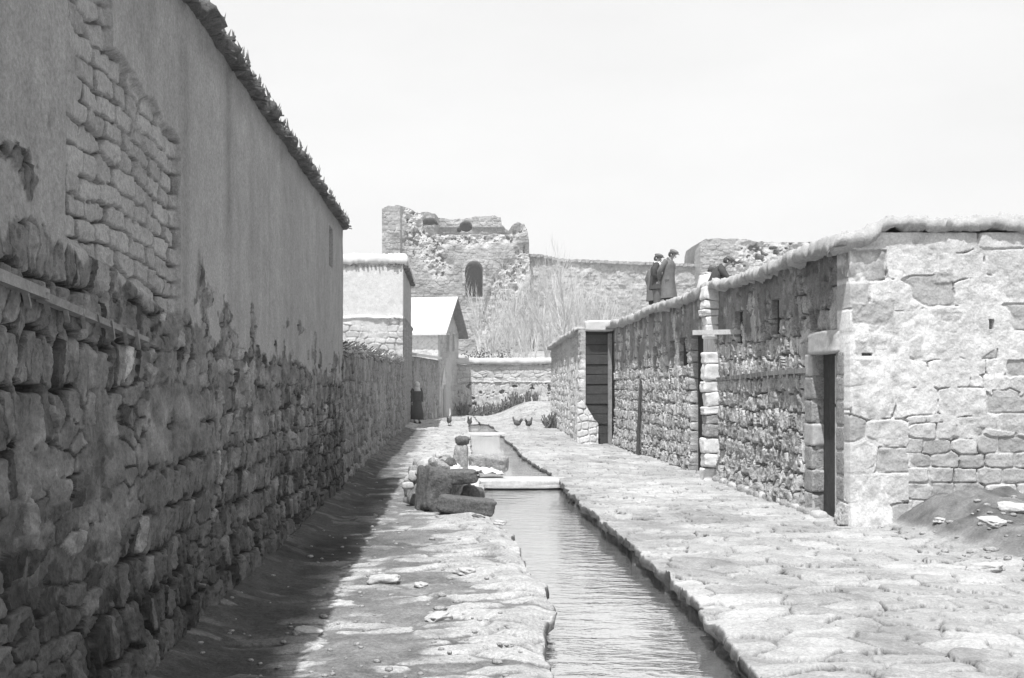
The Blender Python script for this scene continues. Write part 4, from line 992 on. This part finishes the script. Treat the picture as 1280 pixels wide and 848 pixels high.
for k, (x, y, s, lb) in enumerate(rl):
    zz = float((right_ground if x > 1.5 else left_ground)(np.array([[float(x)]]), np.array([[float(y)]]))[0][0, 0])
    o = rock('loose_stone', (x, y, zz + s * .08), (s * 1.2, s * .9, s * .40), 500 + k, M_ROCK if 'dark' in lb else M_ROCKP, None, (.1, .08, k), .19, 4., 22); tag(o, lb, 'stone', 'loose stones on the ground')
b = MB(); rnd = random.Random(5)
for q in range(480):
    if q % 3: x = rnd.uniform(-1.1, .4) if rnd.random() < .85 else rnd.uniform(-1.65, -1.1); y = 1 / rnd.uniform(1 / 22, 1 / 4.6)
    else: x = rnd.uniform(4.6, 7); y = rnd.uniform(9, 12.2)
    fn = right_ground if x > 1.5 else left_ground
    b.v.append((x, y, 0)) if False else None
    s = rnd.uniform(.007, .022) * (1.7 if rnd.random() < .12 else 1) * (1.7 if x > 4.6 and y > 9.5 else 1)
    b.pts = getattr(b, 'pts', []); b.pts.append((x, y, s))
for side in (0, 1):
    pp = [p for p in b.pts if (p[0] > 1.5) == bool(side)]; xs_ = np.array([[p[0] for p in pp]]); ys_ = np.array([[p[1] for p in pp]])
    zz = (right_ground if side else left_ground)(xs_, ys_)[0][0]
    for (x, y, s), z in zip(pp, zz):
        b.ball((x, y, z + s * .2), (s * rnd.uniform(.8, 1.6), s, s * .55), 6, 4, Matrix.Rotation(rnd.uniform(0, 3), 3, 'Z'))
tag(b.build('pebbles', M_ROCKM, None, True), 'scattered pale pebbles on the dirt path and the earth mound', 'pebbles', None, 'stuff')

# ================================================================== PEOPLE
def skin_mesh(verts, edges_, radii, lvl=1):
    me = bpy.data.meshes.new('tmp'); me.from_pydata(verts, edges_, []); o = bpy.data.objects.new('tmp', me); COL.objects.link(o)
    o.modifiers.new('s', 'SKIN')
    for i, sv in enumerate(me.skin_vertices[0].data): sv.radius = radii[i] if isinstance(radii[i], tuple) else (radii[i], radii[i])
    me.skin_vertices[0].data[0].use_root = True
    ss = o.modifiers.new('u', 'SUBSURF'); ss.levels = lvl; ss.render_levels = lvl
    dg = bpy.context.evaluated_depsgraph_get(); ev = o.evaluated_get(dg); m2 = bpy.data.meshes.new_from_object(ev)
    vs = [tuple(v.co) for v in m2.vertices]; fs = [tuple(p.vertices) for p in m2.polygons]
    bpy.data.objects.remove(o); return vs, fs
def person(lb, loc, face, P, group, coat=M_COATD, coat_hem=.62, lower='trousers', lower_mat=M_COATD, cap=True, scarf=None, hem_w=.25, headscarf=False):
    """P: dict of joints in a local frame facing +X, z up from the feet"""
    t = thing('person', lb, 'person', (0, 0, 0), group)
    J = {k: Vector(v) for k, v in P.items()}
    V = []; E = []; Rr = []
    def add(p, r, par=None):
        V.append(tuple(p)); Rr.append(r)
        if par is not None: E.append((par, len(V) - 1))
        return len(V) - 1
    up = (J['head'] - J['neck']).normalized()
    fwd = J.get('look', Vector((1, 0, 0))).normalized()
    pel = add(J['pelvis'], (.14, .12)); ab = add(J['pelvis'].lerp(J['chest'], .5), (.135, .11), pel); ch = add(J['chest'], (.15, .12), ab); nk = add(J['neck'], .058, ch)
    h1 = add(J['neck'].lerp(J['head'], .45), .062, nk); h2 = add(J['head'], (.084, .092), h1); h3 = add(J['head'] + up * .085, (.066, .074), h2)
    for s, k in ((1, 'l'), (-1, 'r')):
        a = add(J['sh_' + k], .058, ch); e_ = add(J['el_' + k], .043, a); w_ = add(J['ha_' + k], .028, e_)
        d = (J['ha_' + k] - J['el_' + k]).normalized(); side = d.cross(Vector((0, 0, 1)) if abs(d.z) < .9 else Vector((1, 0, 0))).normalized(); pal = add(J['ha_' + k] + d * .07, .036, w_)
        hp = add(J['hip_' + k], .09, pel); kn = add(J['kn_' + k], .058, hp); an = add(J['an_' + k], .04, kn); add(J['an_' + k] + Vector((.12, 0, -.05)), .035, an)
    vs, fs = skin_mesh(V, E, Rr, 1); b = MB(); b.add(vs, fs)
    # fingers, nose and ears grown into the body mesh
    for k in ('l', 'r'):
        d = (J['ha_' + k] - J['el_' + k]).normalized(); side = d.cross(Vector((0, 0, 1)) if abs(d.z) < .9 else Vector((1, 0, 0))).normalized(); nn = d.cross(side); p0_ = J['ha_' + k] + d * .08
        for q, ln in enumerate((.075, .085, .08, .062)):
            a = p0_ + side * (q - 1.5) * .019; b.tube([a, a + d * ln * .5, a + d * ln * .8 + nn * .02, a + d * ln * .85 + nn * .04], [.0095, .009, .008, .006], 6)
        a = J['ha_' + k] + d * .03 + side * -.03; b.tube([a, a - side * .025 + d * .03, a - side * .03 + d * .06 + nn * .015], [.012, .011, .008], 6)
    hc = J['head']; lat = up.cross(fwd).normalized()
    b.tube([hc + fwd * .085 + up * .02, hc + fwd * .112 - up * .018, hc + fwd * .088 - up * .03], [.008, .014, .008], 6)
    for s in (-1, 1): b.ball(hc + lat * s * .082 - up * .005, (.018, .012, .032), 8, 6)
    b.tube([hc + fwd * .088 - up * .052 + lat * .022, hc + fwd * .094 - up * .052, hc + fwd * .088 - up * .052 - lat * .022], [.004, .007, .004], 6)
    body = b.build('body', M_SKIN, t, True)
    b = MB()
    for s in (-1, 1): MB().ball(hc + fwd * .083 + lat * s * .03 + up * .012, (.009, .009, .007), 8, 6).build('eye', M_DARK, body, True)
    # coat: torso rings plus sleeves
    b = MB(); ax = [J['chest'] + (J['neck'] - J['chest']) * .82, J['chest'] + (J['neck'] - J['chest']) * .45, J['chest'], J['pelvis'].lerp(J['chest'], .5), J['pelvis']]
    rs = [(.085, .085), (.13, .20), (.155, .215), (.15, .19), (.17, .20)]
    kn_m = (J['kn_l'] + J['kn_r']) / 2; sq_ = (J['pelvis'] - kn_m); low_p = J['pelvis'] + Vector((0, 0, -1)) * 0 + (kn_m - J['pelvis']) * coat_hem
    ax.append(J['pelvis'].lerp(low_p, .5)); rs.append((.19, .22)); ax.append(low_p); rs.append((.20, hem_w))
    b0 = len(b.v); n = 20
    for i, (p, r) in enumerate(zip(ax, rs)):
        d = (ax[max(i - 1, 0)] - ax[min(i + 1, len(ax) - 1)]).normalized(); y = Vector((0, 1, 0)); x = y.cross(d).normalized(); 
        for k in range(n):
            a = 2 * math.pi * k / n; w = 1 + (.05 * math.sin(a * 5 + i) + .03 * math.sin(a * 9)) * (i > 3)
            b.v.append(tuple(p + x * math.cos(a) * r[0] * w + y * math.sin(a) * r[1] * w))
    for i in range(len(ax) - 1):
        for k in range(n): b.f.append((b0 + i * n + k, b0 + (i + 1) * n + k, b0 + (i + 1) * n + (k + 1) % n, b0 + i * n + (k + 1) % n))
    b.f.append(tuple(b0 + k for k in range(n)))
    for k in ('l', 'r'):
        s_ = J['sh_' + k]; e_ = J['el_' + k]; h_ = J['ha_' + k]; inn = J['chest'].lerp(s_, .35)
        b.tube([inn, s_, s_.lerp(e_, .5), e_, e_.lerp(h_, .5), h_], [.07, .082, .072, .066, .058, .052], 12)
    # collar
    b.tube([J['neck'] - up * .05 - fwd * .03, J['neck'] + up * .0 - fwd * .02], [.085, .075], 14, False)
    b.build('coat', coat, t, True)
    b = MB()
    if lower == 'skirt':
        b.tube([J['pelvis'], kn_m.lerp(J['pelvis'], .4), kn_m, (J['an_l'] + J['an_r']) / 2 + Vector((0, 0, .1))], [(.17, .2), (.22, .25), (.25, .29), (.27, .32)], 18); nm = 'skirt'
    else:
        nm = 'trousers'
        for k in ('l', 'r'): b.tube([J['hip_' + k] + Vector((0, 0, .05)), J['hip_' + k].lerp(J['kn_' + k], .5), J['kn_' + k], J['kn_' + k].lerp(J['an_' + k], .5), J['an_' + k] + Vector((0, 0, .02))], [.115, .11, .09, .08, .075], 12)
    b.build(nm, lower_mat, t, True)
    for k in ('l', 'r'): MB().ball(J['an_' + k] + Vector((.06, 0, -.045)), (.14, .05, .05), 10, 6).build('shoe', M_DARK, t, True)
    if cap:
        Mh = Matrix((fwd - up * fwd.dot(up), lat, up)).transposed()
        b = MB(); b.ball(hc + up * .10 + fwd * .005, (.122, .112, .05), 16, 8, Mh); b.tube([hc + up * .045, hc + up * .10], [(.10, .095), (.105, .10)], 16)
        b.ball(hc + up * .075 + fwd * .11, (.06, .075, .012), 12, 6, Mh); b.build('flat_cap', M_CAP, t, True)
        b = MB(); b.ball(hc + up * .01 - fwd * .03, (.088, .088, .09), 12, 8, Mh); b.build('hair', M_DARK, t, True)
    if headscarf:
        b = MB(); b.ball(hc + up * .03 - fwd * .02, (.125, .12, .14), 14, 10); b.tube([hc - up * .02 - fwd * .03, J['neck'] - fwd * .03, J['chest'] - fwd * .04 + up * .05], [.115, .13, .20], 14); b.build('headscarf', M_CLOTHW, t, True)
    if scarf:
        b = MB(); b.tube([J['neck'] + fwd * .03 + up * .02, J['neck'] + fwd * .09 - up * .04, J['chest'] + fwd * .16, J['chest'] + fwd * .17 - up * .18], [(.05, .07), (.05, .08), (.035, .085), (.02, .05)], 12); b.build('white_scarf', M_CLOTHW, t, True)
        b = MB(); b.tube([J['neck'] - up * .015, J['neck'] + up * .035], [.088, .075], 14, False); b.build('scarf_wrap', M_CLOTHW, t, True)
    t.location = loc; t.rotation_euler = (0, 0, face)
    for c in t.children_recursive: c.matrix_parent_inverse = Matrix.Identity(4)
    return t
def stand(**kw):
    P = dict(pelvis=(0, 0, .93), chest=(.0, 0, 1.30), neck=(.01, 0, 1.47), head=(.04, 0, 1.575), sh_l=(0, .18, 1.40), sh_r=(0, -.18, 1.40), el_l=(-.05, .24, 1.13), el_r=(-.05, -.24, 1.13), ha_l=(.02, .22, .90), ha_r=(.02, -.22, .90),
             hip_l=(0, .09, .90), hip_r=(0, -.09, .90), kn_l=(.02, .10, .50), kn_r=(.02, -.10, .50), an_l=(0, .11, .09), an_r=(0, -.11, .09), look=(1, 0, -.1)); P.update(kw); return P
RZ = 3.34
def roofp(px, Y, dz=0): return ((px - 566) / F * Y, Y, RZ + dz)
person('man in flat cap, dark jacket and pale scarf standing on the roof', roofp(820.5, 29.4), -.15, stand(el_l=(-.10, .24, 1.14), ha_l=(.12, .10, 1.02), ha_r=(.14, -.12, 1.0), el_r=(-.08, -.25, 1.15), look=(.8, -.5, -.25)), 'men standing on the roof', M_COATD, .35, 'trousers', M_COATG, scarf=True)
person('man in long grey overcoat standing on the roof, hands behind his back', roofp(835, 28.6), -.55, stand(chest=(.03, 0, 1.31), neck=(.07, 0, 1.48), head=(.12, 0, 1.58), el_l=(-.14, .24, 1.15), ha_l=(-.20, .06, .98), el_r=(-.14, -.24, 1.15), ha_r=(-.20, -.04, .96), look=(.9, 0, -.45)), 'men standing on the roof', M_COATG, 1.05, hem_w=.27)
person('person in dark clothes mostly hidden behind the man with the pale scarf', ((817 - 566) / F * 30.2, 30.2, RZ), .4, stand(head=(.10, 0, 1.50), neck=(.05, 0, 1.42), chest=(.02, 0, 1.27), sh_l=(0, .18, 1.34), sh_r=(0, -.18, 1.34)), 'men standing on the roof', M_COATG, .9)
sit = dict(pelvis=(0, 0, .30), chest=(.16, 0, .66), neck=(.27, 0, .80), head=(.35, 0, .90), sh_l=(.2, .18, .74), sh_r=(.2, -.18, .74), el_l=(.34, .24, .52), el_r=(.34, -.24, .52), ha_l=(.52, .10, .50), ha_r=(.52, -.10, .50),
           hip_l=(0, .10, .28), hip_r=(0, -.10, .28), kn_l=(.38, .15, .52), kn_r=(.38, -.15, .52), an_l=(.22, .13, .09), an_r=(.22, -.13, .09), look=(1, 0, -.5))
person('man in a flat cap crouching over on the roof edge, right of the standing pair', ((890 - 566) / F * 25.5, 25.5, RZ + .17), -.25, sit, 'men crouching on the roof', M_COATD, .5)
person('bowed dark-haired man half hidden behind the crouching man in the cap', ((877 - 566) / F * 27.0, 27.0, RZ + .14), .6, sit, 'men crouching on the roof', M_COATP, .5)
person('woman in dark robe and white headscarf standing by the far end of the low wall', ((521 - 566) / F * 46.5, 46.5, .02), -1.2, stand(), None, M_COATD, 1.1, 'skirt', M_COATD, cap=False, headscarf=True)

# ================================================================== AIR
hz = bpy.data.materials.new('haze'); hz.use_nodes = True; nt = hz.node_tree; N = nt.nodes; L = nt.links
for n_ in list(N):
    if n_.type != 'OUTPUT_MATERIAL': N.remove(n_)
pv = N.new('ShaderNodeVolumePrincipled'); pv.inputs['Density'].default_value = HAZE; pv.inputs['Color'].default_value = (.9, .9, .9, 1)
L.new(pv.outputs[0], [n_ for n_ in N if n_.type == 'OUTPUT_MATERIAL'][0].inputs['Volume'])
hb_ = MB().box((0, 950, 10), (2400, 3200, 39)); tag(hb_.build('haze', hz), 'thin pale haze over the fortress hill', 'haze', None, 'stuff')
S.cycles.volume_bounces = 0
